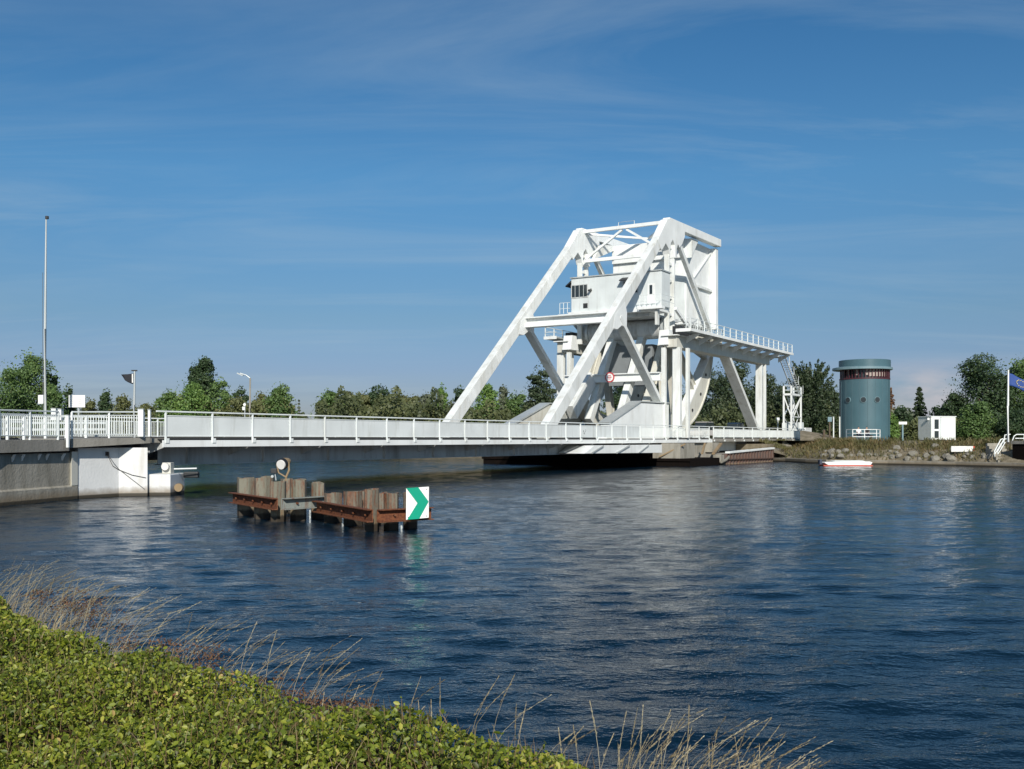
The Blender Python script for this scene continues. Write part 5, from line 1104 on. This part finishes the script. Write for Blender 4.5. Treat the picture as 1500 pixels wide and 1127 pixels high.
# ------------------------------------------------------------ riprap and bank vegetation
def rockmesh(seed):
    import bmesh
    r2 = random.Random(seed); bm = bmesh.new(); bmesh.ops.create_icosphere(bm, subdivisions=2, radius=0.5)
    for v in bm.verts:
        v.co *= 1 + r2.uniform(-0.16, 0.16); v.co.z *= 0.72; v.co.x *= 1.2
        for ax_ in (Vector((1, .2, .3)), Vector((-.4, 1, .5)), Vector((.2, -.8, .9)), Vector((-1, -.3, .2)), Vector((.1, .2, 1))):
            ax_ = ax_.normalized(); d = v.co.dot(ax_)
            if d > 0.38: v.co -= ax_ * (d - 0.38)
    me = bpy.data.meshes.new('boulder'); bm.to_mesh(me); bm.free(); me.materials.append(MATS['rock']); return me
RM = [rockmesh(k) for k in range(6)]
def boulder(p, s):
    o = bpy.data.objects.new('boulder', random.choice(RM)); COL.objects.link(o); o.location = p; o.scale = (s * random.uniform(.8, 1.3), s * random.uniform(.8, 1.2), s); o.rotation_euler = (random.uniform(-.3, .3), random.uniform(-.3, .3), random.uniform(0, 6))
    tag(o, 'rough grey boulder in the riprap along the foot of the far bank', 'boulder', 'riprap boulders at the foot of the far bank')
m_ = len(SP); cnt = 0
idx = [i for i in range(m_ - 1) if (SP[i + 1] - SP[i]).length < 3 and SP[i].y > 76]
for i in idx:
    w = SP[i]; px = 750 + FP * w.x / w.y
    if px < 1195 or px > 1452: continue
    for f0 in (0.08, 0.26, 0.5):
        f = f0 + random.uniform(-.06, .08)
        if f0 > 0.4 and not (1290 < px < 1400): continue
        if f0 > 0.2 and random.random() < 0.35: continue
        p = SP[i].lerp(SQ[i], f) + Vector((random.uniform(-.3, .3), random.uniform(-.2, .2), 0.36 + (LZ - .33) * f ** .75 + 0.1)); boulder(p, random.uniform(0.4, 0.95))
# bank grass tufts
C = []; 
for i in idx:
    w = SP[i]; px = 750 + FP * w.x / w.y
    if px > 1468: continue
    for k in range(330):
        f = random.random(); dens = 0.95 if f > 0.42 else 0.35
        if 1290 < px < 1320: dens *= 0.4
        if px > 1425: dens *= 0.25
        if random.random() > dens: continue
        g_ = random.random(); q_ = SP[i].lerp(SP[i + 1], g_).lerp(SQ[i].lerp(SQ[i + 1], g_), f); C.append((q_.x, q_.y, 0.4 + (LZ - .33) * f ** .75, f))
C = np.array(C)
def blades(C, hgt, wid, lean=0.5, seg=2, leanvec=None):
    n = len(C); ang = rng.random(n) * 2 * math.pi; h = hgt * (0.5 + rng.random(n)); l = rng.random(n) * lean * h
    dx = np.cos(ang) * l; dy = np.sin(ang) * l
    if leanvec is not None: dx = dx + leanvec[0] * h; dy = dy + leanvec[1] * h
    base = C[:, :3]; wv = rng.normal(size=(n, 2)); wv /= np.linalg.norm(wv, axis=1, keepdims=True); wv *= wid / 2
    wv3 = np.c_[wv, np.zeros(n)]
    p0 = base; p1 = base + np.c_[dx * 0.35, dy * .35, h * .6]; p2 = base + np.c_[dx, dy, h * 0.95]
    V = np.stack([p0 - wv3, p0 + wv3, p1 + wv3 * .8, p1 - wv3 * .8, p2 + wv3 * .15, p2 - wv3 * .15], 1).reshape(-1, 3)
    i6 = np.arange(n) * 6; F = np.concatenate([np.stack([i6, i6 + 1, i6 + 2, i6 + 3], 1), np.stack([i6 + 3, i6 + 2, i6 + 4, i6 + 5], 1)])
    return V, F
V, F = blades(C, 0.34, 0.07, 1.3); t1 = rng.random(len(C)) * 0.7 + 0.15
o = npmesh('bank_grass', V, F, 'bank_grass', tint=np.r_[t1, t1]); tag(o, 'rough brown and green grass on the slope of the far bank', 'grass', kind='stuff')
# grass growing round the right abutment
C = []
for k in range(2600):
    u = random.uniform(86, 96); v = random.uniform(-5.5, -0.4); f = (v + 5.5) / 5
    if 89.3 < u < 92.6: continue
    q_ = BW(u, v); C.append((q_.x, q_.y, 0.6 + f * 1.7))
C = np.array(C); V, F = blades(C, 0.32, 0.09, 1.0); t1 = rng.random(len(C)) * .5
o = npmesh('abutment_grass', V, F, 'bank_grass', tint=np.r_[t1, t1]); tag(o, 'green weeds around the right abutment', 'grass', kind='stuff')
gv = [BW(84, -5.6, .38), BW(97, -6.4, .38), BW(97, 0.5, 2.36), BW(84, 0.5, 1.9)]
struct('abutment_slope', [tuple(p) for p in gv], [(0, 1, 2, 3)], 'bank_soil')

# ------------------------------------------------------------ trees
def ell_leaves(c, r, n, size, shell=0.55):
    d = rng.normal(size=(n, 3)); d /= np.linalg.norm(d, axis=1, keepdims=True); rad = shell + (1 - shell) * rng.random(n) ** 0.5
    P = np.array(c) + d * np.array(r) * rad[:, None] * (0.88 + 0.24 * rng.random((n, 1)))
    nn = d + np.array([0, 0, 0.35]); return P, nn
def tree(name, label, px, Y, ytop, wpx, mat, kind='broad', base=LZ, low=0.12, n=2600, group=None, ls=None):
    p = WP(px, Y); H_ = ZP(ytop, Y) - base; Rr = wpx / 2 / FP * Y * (1.12 if kind in ('broad', 'bush') else 1.0)
    t_ = thing(name, label, 'tree' if kind != 'bush' else 'bush', (p.x, p.y, base), group=group)
    PP = []; NN = []
    size = ls or max(0.16, 0.0019 * Y); n = int(n * 1.9)
    if kind in ('broad', 'bush', 'pine'):
        nb = 22 if kind != 'bush' else 14
        cz0 = low * H_
        for k in range(nb):
            f = (k + random.random()) / nb; z = cz0 + (H_ - cz0) * (0.08 + 0.82 * f)
            g = (z - cz0) / (H_ - cz0); prof = math.sin(math.pi * min(1, max(0.06, g * 0.86 + 0.16))) ** 0.6
            a = random.random() * 6.28; rr = Rr * prof * random.uniform(0.25, 0.78)
            br = Rr * random.uniform(0.26, 0.46) * (0.75 + 0.3 * prof); brz = min(br * random.uniform(.65, 0.95), (H_ - z) * 1.0 if k > nb - 4 else 9)
            if kind == 'pine': br *= 1.05; brz = br * 0.32
            P, q_ = ell_leaves((p.x + rr * math.cos(a), p.y + rr * math.sin(a), base + z), (br, br, brz), n // nb, size); PP.append(P); NN.append(q_)
        # core and sprays
        P, q_ = ell_leaves((p.x, p.y, base + cz0 + (H_ - cz0) * 0.47), (Rr * .75, Rr * .75, (H_ - cz0) * 0.42), n // 3, size, 0.2); PP.append(P); NN.append(q_)
        ns = n // 22; a = rng.random(ns) * 6.28; g = rng.random(ns); prof = np.sin(np.pi * np.clip(g * .86 + .14, 0, 1)) ** 0.6
        P = np.c_[p.x + np.cos(a) * Rr * prof * 1.02, p.y + np.sin(a) * Rr * prof * 1.02, base + cz0 + (H_ - cz0) * g * 1.0]; P += rng.normal(size=P.shape) * 0.07 * Rr; PP.append(P); NN.append(rng.normal(size=P.shape))
    elif kind == 'fir':
        P = []
        tiers = 11
        for k in range(tiers):
            f = k / tiers; z = H_ * (0.12 + 0.88 * f); rt_ = Rr * (1 - f) ** 0.9 + 0.15
            m2 = int(n / tiers * (1.3 - f)); a = rng.random(m2) * 6.28; lob = 0.72 + 0.28 * np.cos(a * 6 + k * 1.7); r2_ = rt_ * lob * np.sqrt(rng.random(m2))
            P.append(np.c_[p.x + r2_ * np.cos(a), p.y + r2_ * np.sin(a), base + z - r2_ * 0.45 + rng.normal(size=m2) * 0.12 + H_ / tiers * 0.5])
        P = np.concatenate(P); PP.append(P); NN.append(rng.normal(size=P.shape) * .6 + np.array([0, 0, .6]))
    elif kind == 'cypress':     # upswept feathery sprays
        P = []
        nsp = 120
        for k in range(nsp):
            f = k / nsp; a = random.random() * 6.28; z0_ = H_ * (0.06 + 0.62 * f); L = Rr * (1.25 - 0.75 * f) * random.uniform(0.8, 1.15) ; up = (0.35 + 1.1 * f) * L
            tt = rng.random(n // nsp) ** 0.8; wd = (1 - tt) * 0.42 + 0.06
            x = p.x + math.cos(a) * L * tt; y = p.y + math.sin(a) * L * tt; z = base + z0_ + up * tt ** 1.4
            z = np.minimum(z, base + H_ * (1 + 0.0 * tt))
            P.append(np.c_[x, y, z] + rng.normal(size=(len(tt), 3)) * wd[:, None])
        P = np.concatenate(P); PP.append(P); NN.append(rng.normal(size=P.shape))
        P2, q_ = ell_leaves((p.x, p.y, base + H_ * .36), (Rr * .6, Rr * .6, H_ * .38), n // 4, size, .1); PP.append(P2); NN.append(q_)
    elif kind == 'palm':
        P = []
        for k in range(26):
            a = random.random() * 6.28; L = Rr * random.uniform(.8, 1.2); tt = rng.random(n // 26); P.append(np.c_[p.x + math.cos(a) * L * tt, p.y + math.sin(a) * L * tt, base + H_ * random.uniform(.45, .9) + L * (.9 * tt - 1.6 * tt ** 2)] + rng.normal(size=(len(tt), 3)) * .1)
        P = np.concatenate(P); PP.append(P); NN.append(rng.normal(size=P.shape))
    P = np.concatenate(PP); NN = np.concatenate(NN); NN /= np.linalg.norm(NN, axis=1, keepdims=True)
    P[:, 2] = np.maximum(P[:, 2], base + 0.05)
    V, F = leaves(P, size, 0.7, NN, 0.0, 0.55); tint = rng.random(len(F))
    npmesh('crown', V, F, mat, t_, tint, org=(p.x, p.y, base))
    tk = MB(); rt_ = max(0.12, H_ * 0.022); top = H_ * (0.8 if kind in ('fir', 'cypress') else 0.62)
    tk.tube([(p.x, p.y, base - .2), (p.x + .05 * H_ * random.uniform(-.3, .3), p.y, base + top * .5), (p.x, p.y, base + top)], rt_, 8, rt_ * .4)
    if kind in ('broad', 'pine'):
        for k in range(5):
            a = random.random() * 6.28; z = base + H_ * random.uniform(.2, .45); tk.tube([(p.x, p.y, z), (p.x + Rr * .3 * math.cos(a), p.y + Rr * .3 * math.sin(a), z + H_ * .15), (p.x + Rr * .62 * math.cos(a), p.y + Rr * .62 * math.sin(a), z + H_ * .26)], rt_ * .45, 6, rt_ * .12)
    tk.build('trunk', 'bark', t_, smooth=True)
    return t_
T = [
 ('tree', 'shaggy tree at the extreme left photo edge beside the tallest left crown', 8, 108, 531, 62, 'leaf_mid', 'broad'),
 ('tree', 'tallest broad leafy tree at the left, behind the slender mast', 45, 112, 514, 78, 'leaf_mid', 'broad', 1.95, .1, 5200),
 ('tree', 'dark narrow tree on the right flank of the tallest left tree', 76, 116, 537, 26, 'leaf_dark', 'broad'),
 ('bush', 'rounded green bush between the mast and the notice board', 82, 104, 566, 34, 'leaf_mid', 'bush'),
 ('tree', 'small dark tree rising just left of the notice board', 101, 122, 562, 19, 'leaf_dark', 'broad'),
 ('bush', 'low olive bush just right of the notice board', 130, 135, 583, 36, 'leaf_olive', 'bush'),
 ('tree', 'small dark upright tree left of the dark flag', 156, 135, 568, 23, 'leaf_dark', 'broad'),
 ('bush', 'rounded olive bush behind the dark flag pole', 181, 132, 579, 40, 'leaf_olive', 'bush'),
 ('bush', 'low brownish bush right of the dark flag pole', 213, 140, 590, 40, 'leaf_olive', 'bush'),
 ('tree', 'leafy tree at the left end of the first tree clump beyond the span', 247, 150, 570, 44, 'leaf_mid', 'broad'),
 ('tree', 'tall dense tree whose rounded crown stands above the first clump', 297, 158, 522, 42, 'leaf_dark', 'broad', 1.95, .42, 3600),
 ('tree', 'broad bright tree below and left of the tall rounded crown', 280, 150, 560, 70, 'leaf_bright', 'broad', 1.95, .06, 3600),
 ('tree', 'thin topped tree right of the tall rounded crown', 323, 154, 552, 40, 'leaf_mid', 'broad'),
 ('tree', 'dark tree immediately left of the street lamp', 353, 160, 564, 28, 'leaf_dark', 'broad'),
 ('bush', 'russet tinged bush at the foot of the street lamp', 347, 150, 580, 40, 'leaf_olive', 'bush'),
 ('tree', 'loose grey green tree immediately right of the street lamp', 381, 158, 573, 30, 'leaf_olive', 'broad'),
 ('tree', 'bright rounded tree at the right end of the street lamp clump', 409, 152, 562, 48, 'leaf_mid', 'broad', 1.95, .05, 3200),
 ('tree', 'tiny distant conifer in the gap between two tree clumps', 438, 420, 585, 9, 'leaf_grey', 'fir', LZ, .1, 600),
 ('tree', 'reddish topped rounded tree at the left end of the long hedge like clump', 482, 168, 570, 46, 'leaf_mid', 'broad', LZ, .03, 3200),
 ('tree', 'rounded tree second in the long hedge like clump', 510, 170, 572, 40, 'leaf_olive', 'broad', LZ, .03),
 ('tree', 'olive tree with pale stems left of the dome shaped tree', 528, 166, 574, 34, 'leaf_olive', 'broad', LZ, .03),
 ('tree', 'dome shaped dark tree, highest of the long hedge like clump', 556, 168, 564, 54, 'leaf_dark', 'broad', LZ, .02, 3600),
 ('tree', 'yellowish tree just right of the dome shaped tree', 586, 170, 574, 34, 'leaf_olive', 'broad', LZ, .03),
 ('tree', 'feathery dark olive tree left of the sparse grey tree', 604, 168, 577, 40, 'leaf_olive', 'broad', LZ, .03),
 ('tree', 'sparse grey leaved tree beside the narrow bright tree', 624, 174, 573, 34, 'leaf_grey', 'broad', LZ, .1, 1500),
 ('tree', 'narrow bright green tree just left of the foot of the far truss', 648, 160, 562, 20, 'leaf_bright', 'broad', LZ, .02),
 ('bush', 'low russet shrubs at the foot of the narrow bright tree', 632, 156, 596, 60, 'leaf_olive', 'bush', LZ),
 ('tree', 'dark tree peeping from behind the foot of the far truss diagonal', 676, 165, 565, 34, 'leaf_dark', 'broad', LZ, .03),
 ('tree', 'bushy bright tree just right of the far truss diagonal foot', 711, 160, 557, 40, 'leaf_bright', 'broad', LZ, .03, 3400),
 ('tree', 'hazy upright tree between the bright tree and the pine', 738, 170, 563, 26, 'leaf_grey', 'broad', LZ, .03),
 ('bush', 'mid green thicket left of the pine', 757, 165, 573, 50, 'leaf_mid', 'bush', LZ, .02, 2600),
 ('pine_tree', 'open layered pine framed between the two sloping truss members', 792, 156, 533, 56, 'leaf_conifer', 'pine', LZ, .04, 4600),
 ('tree', 'dark tree behind the near truss diagonal, right of the pine', 835, 160, 560, 46, 'leaf_dark', 'broad', LZ, .03),
 ('tree', 'dark tree seen below the portal beam through the bridge frame', 912, 165, 556, 60, 'leaf_dark', 'broad', LZ, .03, 3200),
 ('tree', 'dark tree seen through the frame behind the near columns', 966, 168, 552, 60, 'leaf_dark', 'broad', LZ, .03, 3200),
 ('tree', 'dark tree behind the curved rolling segment', 1018, 165, 548, 56, 'leaf_dark', 'broad', LZ, .03, 3200),
 ('tree', 'large dark conifer like tree behind the rack frame diagonal', 1068, 158, 527, 78, 'leaf_conifer', 'broad', LZ, .03, 6000),
 ('tree', 'dark tree just right of the rear rack column', 1118, 160, 545, 56, 'leaf_conifer', 'broad', LZ, .03, 4200),
 ('tree', 'lower dark tree behind the stair tower', 1148, 164, 560, 36, 'leaf_conifer', 'broad', LZ, .03, 3000),
 ('cypress_tree', 'big feathery cypress with upswept branches between stair tower and teal tower', 1186, 150, 519, 84, 'leaf_conifer', 'cypress', LZ, .03, 9500),
 ('tree', 'dark tree close against the left side of the teal tower', 1220, 158, 566, 40, 'leaf_conifer', 'broad', LZ, .03),
 ('palm_tree', 'russet leaved small tree peeping from the right side of the teal tower', 1301, 128, 566, 15, 'leaf_russet', 'broad', LZ, .45, 1200),
 ('bush', 'green bush at the right foot of the teal tower', 1306, 130, 604, 22, 'leaf_bright', 'bush', LZ),
 ('tree', 'small dark purple tinged tree left of the pointed fir', 1321, 148, 594, 30, 'leaf_dark', 'broad', LZ, .05),
 ('fir_tree', 'pointed fir rising above the white cabin', 1347, 150, 567, 36, 'leaf_conifer', 'fir', LZ, .05, 3800),
 ('tree', 'low dark tree just right of the pointed fir', 1372, 152, 594, 30, 'leaf_dark', 'broad', LZ, .05),
 ('tree', 'dark spreading tree at the left shoulder of the largest right tree', 1399, 140, 573, 46, 'leaf_dark', 'broad', LZ, .05, 3200),
 ('tree', 'largest dark broadleaf tree on the right, left of the blue flag', 1442, 138, 519, 92, 'leaf_dark', 'broad', LZ, .05, 7500),
 ('tree', 'large tree behind the blue flag at the right photo edge', 1499, 138, 521, 84, 'leaf_mid', 'broad', LZ, .05, 6000),
 ('bush', 'brighter green bush between the white cabin and the flagpole', 1432, 126, 588, 58, 'leaf_mid', 'bush', LZ, .02, 3800),
 ('bush', 'dark bush behind the right handrails', 1488, 122, 600, 60, 'leaf_dark', 'bush', LZ, .02, 3200),
 ('tree', 'tree past the right photo edge', 1560, 136, 530, 90, 'leaf_dark', 'broad', LZ, .05, 3000),
]
for a in T:
    nm, lab, px, Y, yt, w, mat, kind = a[:8]; base = a[8] if len(a) > 8 else 1.95; low = a[9] if len(a) > 9 else .06; n = a[10] if len(a) > 10 else 2400
    if nm == 'palm_tree': nm = 'tree'
    tree(nm, lab, px, Y, yt, w, mat, kind, base, low, n, group='trees and bushes beyond the bridge')
# distant wood behind everything
C = []
for k in range(30000):
    px = random.uniform(-500, 2000); Y = random.uniform(330, 420); hh = 6.0 + 2.2 * math.sin(px * 0.021) + 1.6 * math.sin(px * 0.067 + 1) + (3.0 if 650 < px < 1250 else 0) + (2 if px > 1300 else 0)
    w = WP(px, Y); C.append((w.x, w.y, LZ + random.random() ** .8 * hh))
C = np.array(C); V, F = leaves(C, 1.9, 0.7, rng.normal(size=C.shape) * .5 + np.array([0, -.6, .5])); o = npmesh('distant_wood', V, F, 'leaf_grey', tint=rng.random(len(F))); tag(o, 'low hazy line of distant woodland on the horizon', 'woodland', kind='stuff')
# undergrowth filling the foot of the near tree lines
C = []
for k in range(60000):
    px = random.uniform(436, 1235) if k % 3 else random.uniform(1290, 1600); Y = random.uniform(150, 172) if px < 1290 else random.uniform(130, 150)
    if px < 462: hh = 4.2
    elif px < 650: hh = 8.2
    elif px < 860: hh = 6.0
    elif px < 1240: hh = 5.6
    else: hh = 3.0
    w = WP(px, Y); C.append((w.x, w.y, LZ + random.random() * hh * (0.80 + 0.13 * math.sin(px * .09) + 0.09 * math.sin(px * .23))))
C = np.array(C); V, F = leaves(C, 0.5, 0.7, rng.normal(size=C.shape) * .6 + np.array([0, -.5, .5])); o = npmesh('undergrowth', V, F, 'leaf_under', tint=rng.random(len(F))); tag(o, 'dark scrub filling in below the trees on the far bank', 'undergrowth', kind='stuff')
C = []
for k in range(40000):
    px = random.uniform(-150, 440); Y = random.uniform(150, 175); hh = 5.2; hh = 7.6 if 225 < px < 432 else 4.6; w = WP(px, Y); C.append((w.x, w.y, 1.95 + random.random() * hh * (0.78 + 0.14 * math.sin(px * .05) + 0.10 * math.sin(px * .17 + 1))))
C = np.array(C); V, F = leaves(C, 0.5, 0.7, rng.normal(size=C.shape) * .6 + np.array([0, -.5, .5])); o = npmesh('undergrowth', V, F, 'leaf_olive', tint=rng.random(len(F))); tag(o, 'olive scrub below the trees beyond the left half of the span', 'undergrowth', kind='stuff')

# ------------------------------------------------------------ foreground hedge, bank, dry grass
HZT = 1.15
def edge_pt(s):   # hedge edge in plan, s 0..1 from left to right
    pts = [(-11.5, 13.6), (-8.0, 11.6), (-5.35, 10.5), (-3.85, 8.75), (-2.45, 7.25), (-1.35, 6.25), (-0.55, 5.55), (0.17, 5.24), (0.66, 4.95), (0.88, 4.5), (0.95, 3.6), (1.02, 2.0), (1.1, -1.0)]
    f = s * (len(pts) - 1); i = min(int(f), len(pts) - 2); f -= i
    return (pts[i][0] * (1 - f) + pts[i + 1][0] * f, pts[i][1] * (1 - f) + pts[i + 1][1] * f)
EP = [edge_pt(i / 60) for i in range(61)]
# bank soil from under the hedge down to the water
Vv = []; 
for (x, y) in EP:
    d = Vector((0.62, 0.78, 0)) if y > 4 else Vector((0.95, 0.3, 0)); Vv += [(x - 20 * 0.6, y - 20 * .8, 0.55), (x, y, 0.55), (x + d.x * 0.9, y + d.y * 0.9, 0.25), (x + d.x * 2.0, y + d.y * 2.0, -0.5)]
Ff = [(i * 4 + j, (i + 1) * 4 + j, (i + 1) * 4 + j + 1, i * 4 + j + 1) for i in range(60) for j in range(3)]
struct('near_bank', Vv, Ff, 'soil')
exs = np.array([e[0] for e in EP]); eys = np.array([e[1] for e in EP])
def inside_dist(X, Y_):
    """signed distance to the hedge edge (positive inside) by nearest sample"""
    D = np.full(X.shape, 1e9); sgn = np.ones(X.shape)
    for i in range(60):
        ax_, ay = exs[i], eys[i]; bx, by = exs[i + 1], eys[i + 1]; vx, vy = bx - ax_, by - ay; L2 = vx * vx + vy * vy
        tt = np.clip(((X - ax_) * vx + (Y_ - ay) * vy) / L2, 0, 1); dx = X - (ax_ + tt * vx); dy = Y_ - (ay + tt * vy); d = np.hypot(dx, dy)
        cr = vx * dy - vy * dx; m2 = d < D; D = np.where(m2, d, D); sgn = np.where(m2, np.where(cr < 0, 1, -1), sgn)
    return D * sgn
def hsurf(X, Y_):
    return HZT + 0.05 * np.sin(X * 1.9 + Y_ * .7) + 0.045 * np.sin(Y_ * 2.7 - X * 1.3) + 0.03 * np.sin(X * 5.1 + 2 * Y_) + 0.02 * np.sin(Y_ * 7.3 - 4 * X)
nL = 720000
X = rng.uniform(-10.5, 1.25, nL); Yy = rng.uniform(2.6, 13.2, nL)
keep = (X > -0.56 * Yy - 1.0); X, Yy = X[keep], Yy[keep]
dist = inside_dist(X, Yy) + 0.07 * np.sin(X * 7) + 0.05 * np.sin(Yy * 11 + X * 3)
keep = (dist > 0); X, Yy, dist = X[keep], Yy[keep], dist[keep]
prob = np.clip((6.0 / Yy) ** 1.1, 0.35, 1.0); keep = rng.random(len(X)) < prob; X, Yy, dist = X[keep], Yy[keep], dist[keep]
edge = np.clip(dist / 0.45, 0, 1); top = hsurf(X, Yy) - 0.22 * (1 - edge) ** 2
depth = rng.random(len(X)) ** 1.3 * 0.20 + 0.05 * np.maximum(0, np.sin(X * 9 + 2 * np.sin(Yy * 5)) * np.sin(Yy * 8 + 1.5 * np.sin(X * 6)) - 0.3)
Z = top - depth + (rng.random(len(X)) < 0.03) * rng.random(len(X)) * 0.07
nn = np.c_[rng.normal(size=(len(X), 2)) * .95, 0.45 + rng.random(len(X))]
nn[:, 1] -= 0.25
sz = 0.012 + 0.024 * rng.random(len(X)) ** 1.3; sz *= np.clip(Yy / 6.5, 1, 1.5)
d = nn / np.linalg.norm(nn, axis=1, keepdims=True); n_ = len(X)
a = np.cross(d, rng.normal(size=(n_, 3))); a /= np.linalg.norm(a, axis=1, keepdims=True); b_ = np.cross(d, a)
Cc = np.c_[X, Yy, Z]; s1 = sz[:, None]
# six-vertex leaf, pointed, folded on the midrib (two quads)
V = np.stack([Cc - a * s1 * .55, Cc + a * s1 * .6, Cc + a * s1 * .25 + b_ * s1 * .30 + d * s1 * .10, Cc - a * s1 * .25 + b_ * s1 * .26 + d * s1 * .08, Cc + a * s1 * .25 - b_ * s1 * .30 + d * s1 * .10, Cc - a * s1 * .25 - b_ * s1 * .26 + d * s1 * .08], 1).reshape(-1, 3)
i6 = np.arange(n_) * 6; F = np.concatenate([np.stack([i6, i6 + 1, i6 + 2, i6 + 3], 1), np.stack([i6 + 1, i6, i6 + 5, i6 + 4], 1)])
tn = np.clip(rng.normal(0.42, 0.27, n_), 0, 1); o = npmesh('hedge', V, F, 'hedge_leaf', tint=np.r_[tn, tn]); tag(o, 'clipped low green hedge of small glossy leaves filling the lower left foreground', 'hedge', kind='stuff')
kk = rng.choice(len(X), 5200, replace=False); tb_ = np.c_[X[kk], Yy[kk], top[kk] - 0.10]
V, F = blades(tb_, 0.13, 0.0045, 0.7); t1 = rng.random(len(tb_)); o = npmesh('hedge_twigs', V, F, 'hedge_twig', tint=np.r_[t1, t1]); tag(o, 'thin brown and green twigs poking out of the foreground hedge', 'twigs', kind='stuff')
# inner twig body
gx = []; gi = {}
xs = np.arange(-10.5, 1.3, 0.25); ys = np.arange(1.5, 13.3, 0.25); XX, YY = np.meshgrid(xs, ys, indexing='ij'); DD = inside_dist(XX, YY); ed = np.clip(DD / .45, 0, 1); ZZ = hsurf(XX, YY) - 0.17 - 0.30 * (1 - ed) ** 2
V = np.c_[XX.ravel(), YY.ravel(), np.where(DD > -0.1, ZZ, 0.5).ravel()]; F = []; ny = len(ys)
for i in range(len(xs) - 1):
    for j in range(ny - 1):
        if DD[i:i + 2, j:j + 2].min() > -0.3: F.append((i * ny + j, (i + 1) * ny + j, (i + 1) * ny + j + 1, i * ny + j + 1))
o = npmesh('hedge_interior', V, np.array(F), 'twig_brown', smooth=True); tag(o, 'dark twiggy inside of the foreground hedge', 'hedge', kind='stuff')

# dry grass stalks with seed heads
def stalks(name, label, roots, Hs, leans, mat='straw', head=True, wd=0.004):
    V = []; F = []; T_ = []
    for (x, y, z), h, (lx, ly) in zip(roots, Hs, leans):
        k = 7; pts = []
        for i in range(k):
            f = i / (k - 1); pts.append(Vector((x + lx * f ** 2.6, y + ly * f ** 2.6, z + h * (f - 0.18 * (abs(lx) + abs(ly)) / max(h, .1) * f ** 3))))
        tnt = random.random()
        for axis in (Vector((1, 0, 0)), ):
            b0 = len(V)
            for i, p in enumerate(pts):
                w = wd * (1 - 0.6 * i / (k - 1)); V += [tuple(p - axis * w), tuple(p + axis * w)]
            for i in range(k - 1): F.append((b0 + 2 * i, b0 + 2 * i + 1, b0 + 2 * i + 3, b0 + 2 * i + 2)); T_.append(tnt)
        if head:
            hl = h * random.uniform(0.20, 0.36); dirv = (pts[-1] - pts[-2]).normalized()
            for j in range(int(26 + 20 * random.random())):
                f = random.random(); p = pts[-1] - dirv * hl * f; rd = Vector((random.gauss(0, 1), random.gauss(0, 1), random.gauss(0, 1))).normalized(); s = 0.0028 + 0.0030 * random.random()
                q_ = p + dirv * 0.017 + rd * 0.009 * (0.3 + f); sd = dirv.cross(rd).normalized() * s * .5; b0 = len(V)
                V += [tuple(p), tuple((p + q_) / 2 + sd), tuple(q_), tuple((p + q_) / 2 - sd)]; F.append((b0, b0 + 1, b0 + 2, b0 + 3)); T_.append(min(1, tnt + .25 * random.random()))
    o = npmesh(name, np.array(V), np.array(F), mat, tint=np.array(T_)); tag(o, label, 'grass', kind='stuff'); return o
def along(n, s0, s1, out0, out1, h0, h1, lx=(0.05, .35), zb=0.62):
    Rt, Hh, Ll = [], [], []
    for _ in range(n):
        s = random.uniform(s0, s1); x, y = edge_pt(s); o_ = random.uniform(out0, out1); Rt.append((x + 0.62 * o_, y + 0.78 * o_, zb - 0.3 * max(0, o_))); h = random.uniform(h0, h1); Hh.append(h); Ll.append((h * random.uniform(*lx) * 1.15, h * random.uniform(-.25, .3)))
    return Rt, Hh, Ll
# s positions: edge points index/12 ; 2/12 = photo left edge, 8/12 = hedge corner
A = along(520, 0.05, 0.27, -0.1, 0.45, 0.25, .88, (0.1, .8)); stalks('dry_grass', 'dense tuft of pale dry grass at the left edge behind the hedge', *A, wd=0.0022)
A = along(80, 0.26, 0.42, -0.1, 0.4, 0.4, .85, (0.1, .7)); stalks('dry_grass', 'scattered leaning dry stalks along the upper hedge edge', *A, wd=0.0021)
A = along(30, 0.42, 0.66, -0.05, 0.25, 0.45, .82, (-0.1, .5)); stalks('dry_grass', 'sparse dry stalks rising behind the middle of the hedge edge', *A, wd=0.0019)
Rt, Hh, Ll = [], [], []
for _ in range(230):
    x = random.uniform(0.5, 1.3) if random.random() < .85 else random.uniform(1.2, 1.5); y = random.uniform(4.6, 5.4); Rt.append((x, y, 0.42)); h = random.uniform(.35, .86) * (1.0 if x < 1.2 else .7); Hh.append(h); Ll.append((h * random.uniform(-.05, .65), h * random.uniform(-.2, .2)))
stalks('dry_grass', 'clump of feathery dry grass right of the hedge corner at the bottom', Rt, Hh, Ll, wd=0.0019)
Rt = [(1.15, 4.9, 0.6), (1.75, 4.9, 0.42), (2.2, 4.95, .42), (1.0, 4.9, .5)]; stalks('dry_grass', 'a few long arching dry stalks at the bottom right of centre', Rt, [.62, .62, .52, .7], [(.42, .1), (.36, .0), (.33, .0), (.3, 0)], wd=0.003)
# brown weed heads
def weeds(label, s0, s1, n, h):
    C = []; V = []
    sts = along(n, s0, s1, 0.0, 0.35, h * .7, h, (0, .3))
    for (x, y, z), hh, (lx, ly) in zip(*sts):
        c = np.array([x + lx, y + ly, z + hh]); k = 60; C.append(c + rng.normal(size=(k, 3)) * np.array([.07, .06, .022]))
        C.append(np.array([x, y, z]) + (c - np.array([x, y, z])) * rng.random((14, 1)))
    C = np.concatenate(C); V, F = leaves(C, 0.017, 0.8); o = npmesh('dead_weeds', V, F, 'weed_brown', tint=rng.random(len(F))); tag(o, label, 'weeds', kind='stuff')
weeds('rusty brown flat weed heads by the left grass tuft', .19, .27, 20, .62)
weeds('rusty brown flat weed heads halfway along the hedge edge', .28, .345, 14, .5)
weeds('rusty brown weed heads low on the hedge edge', .36, .46, 34, .42)
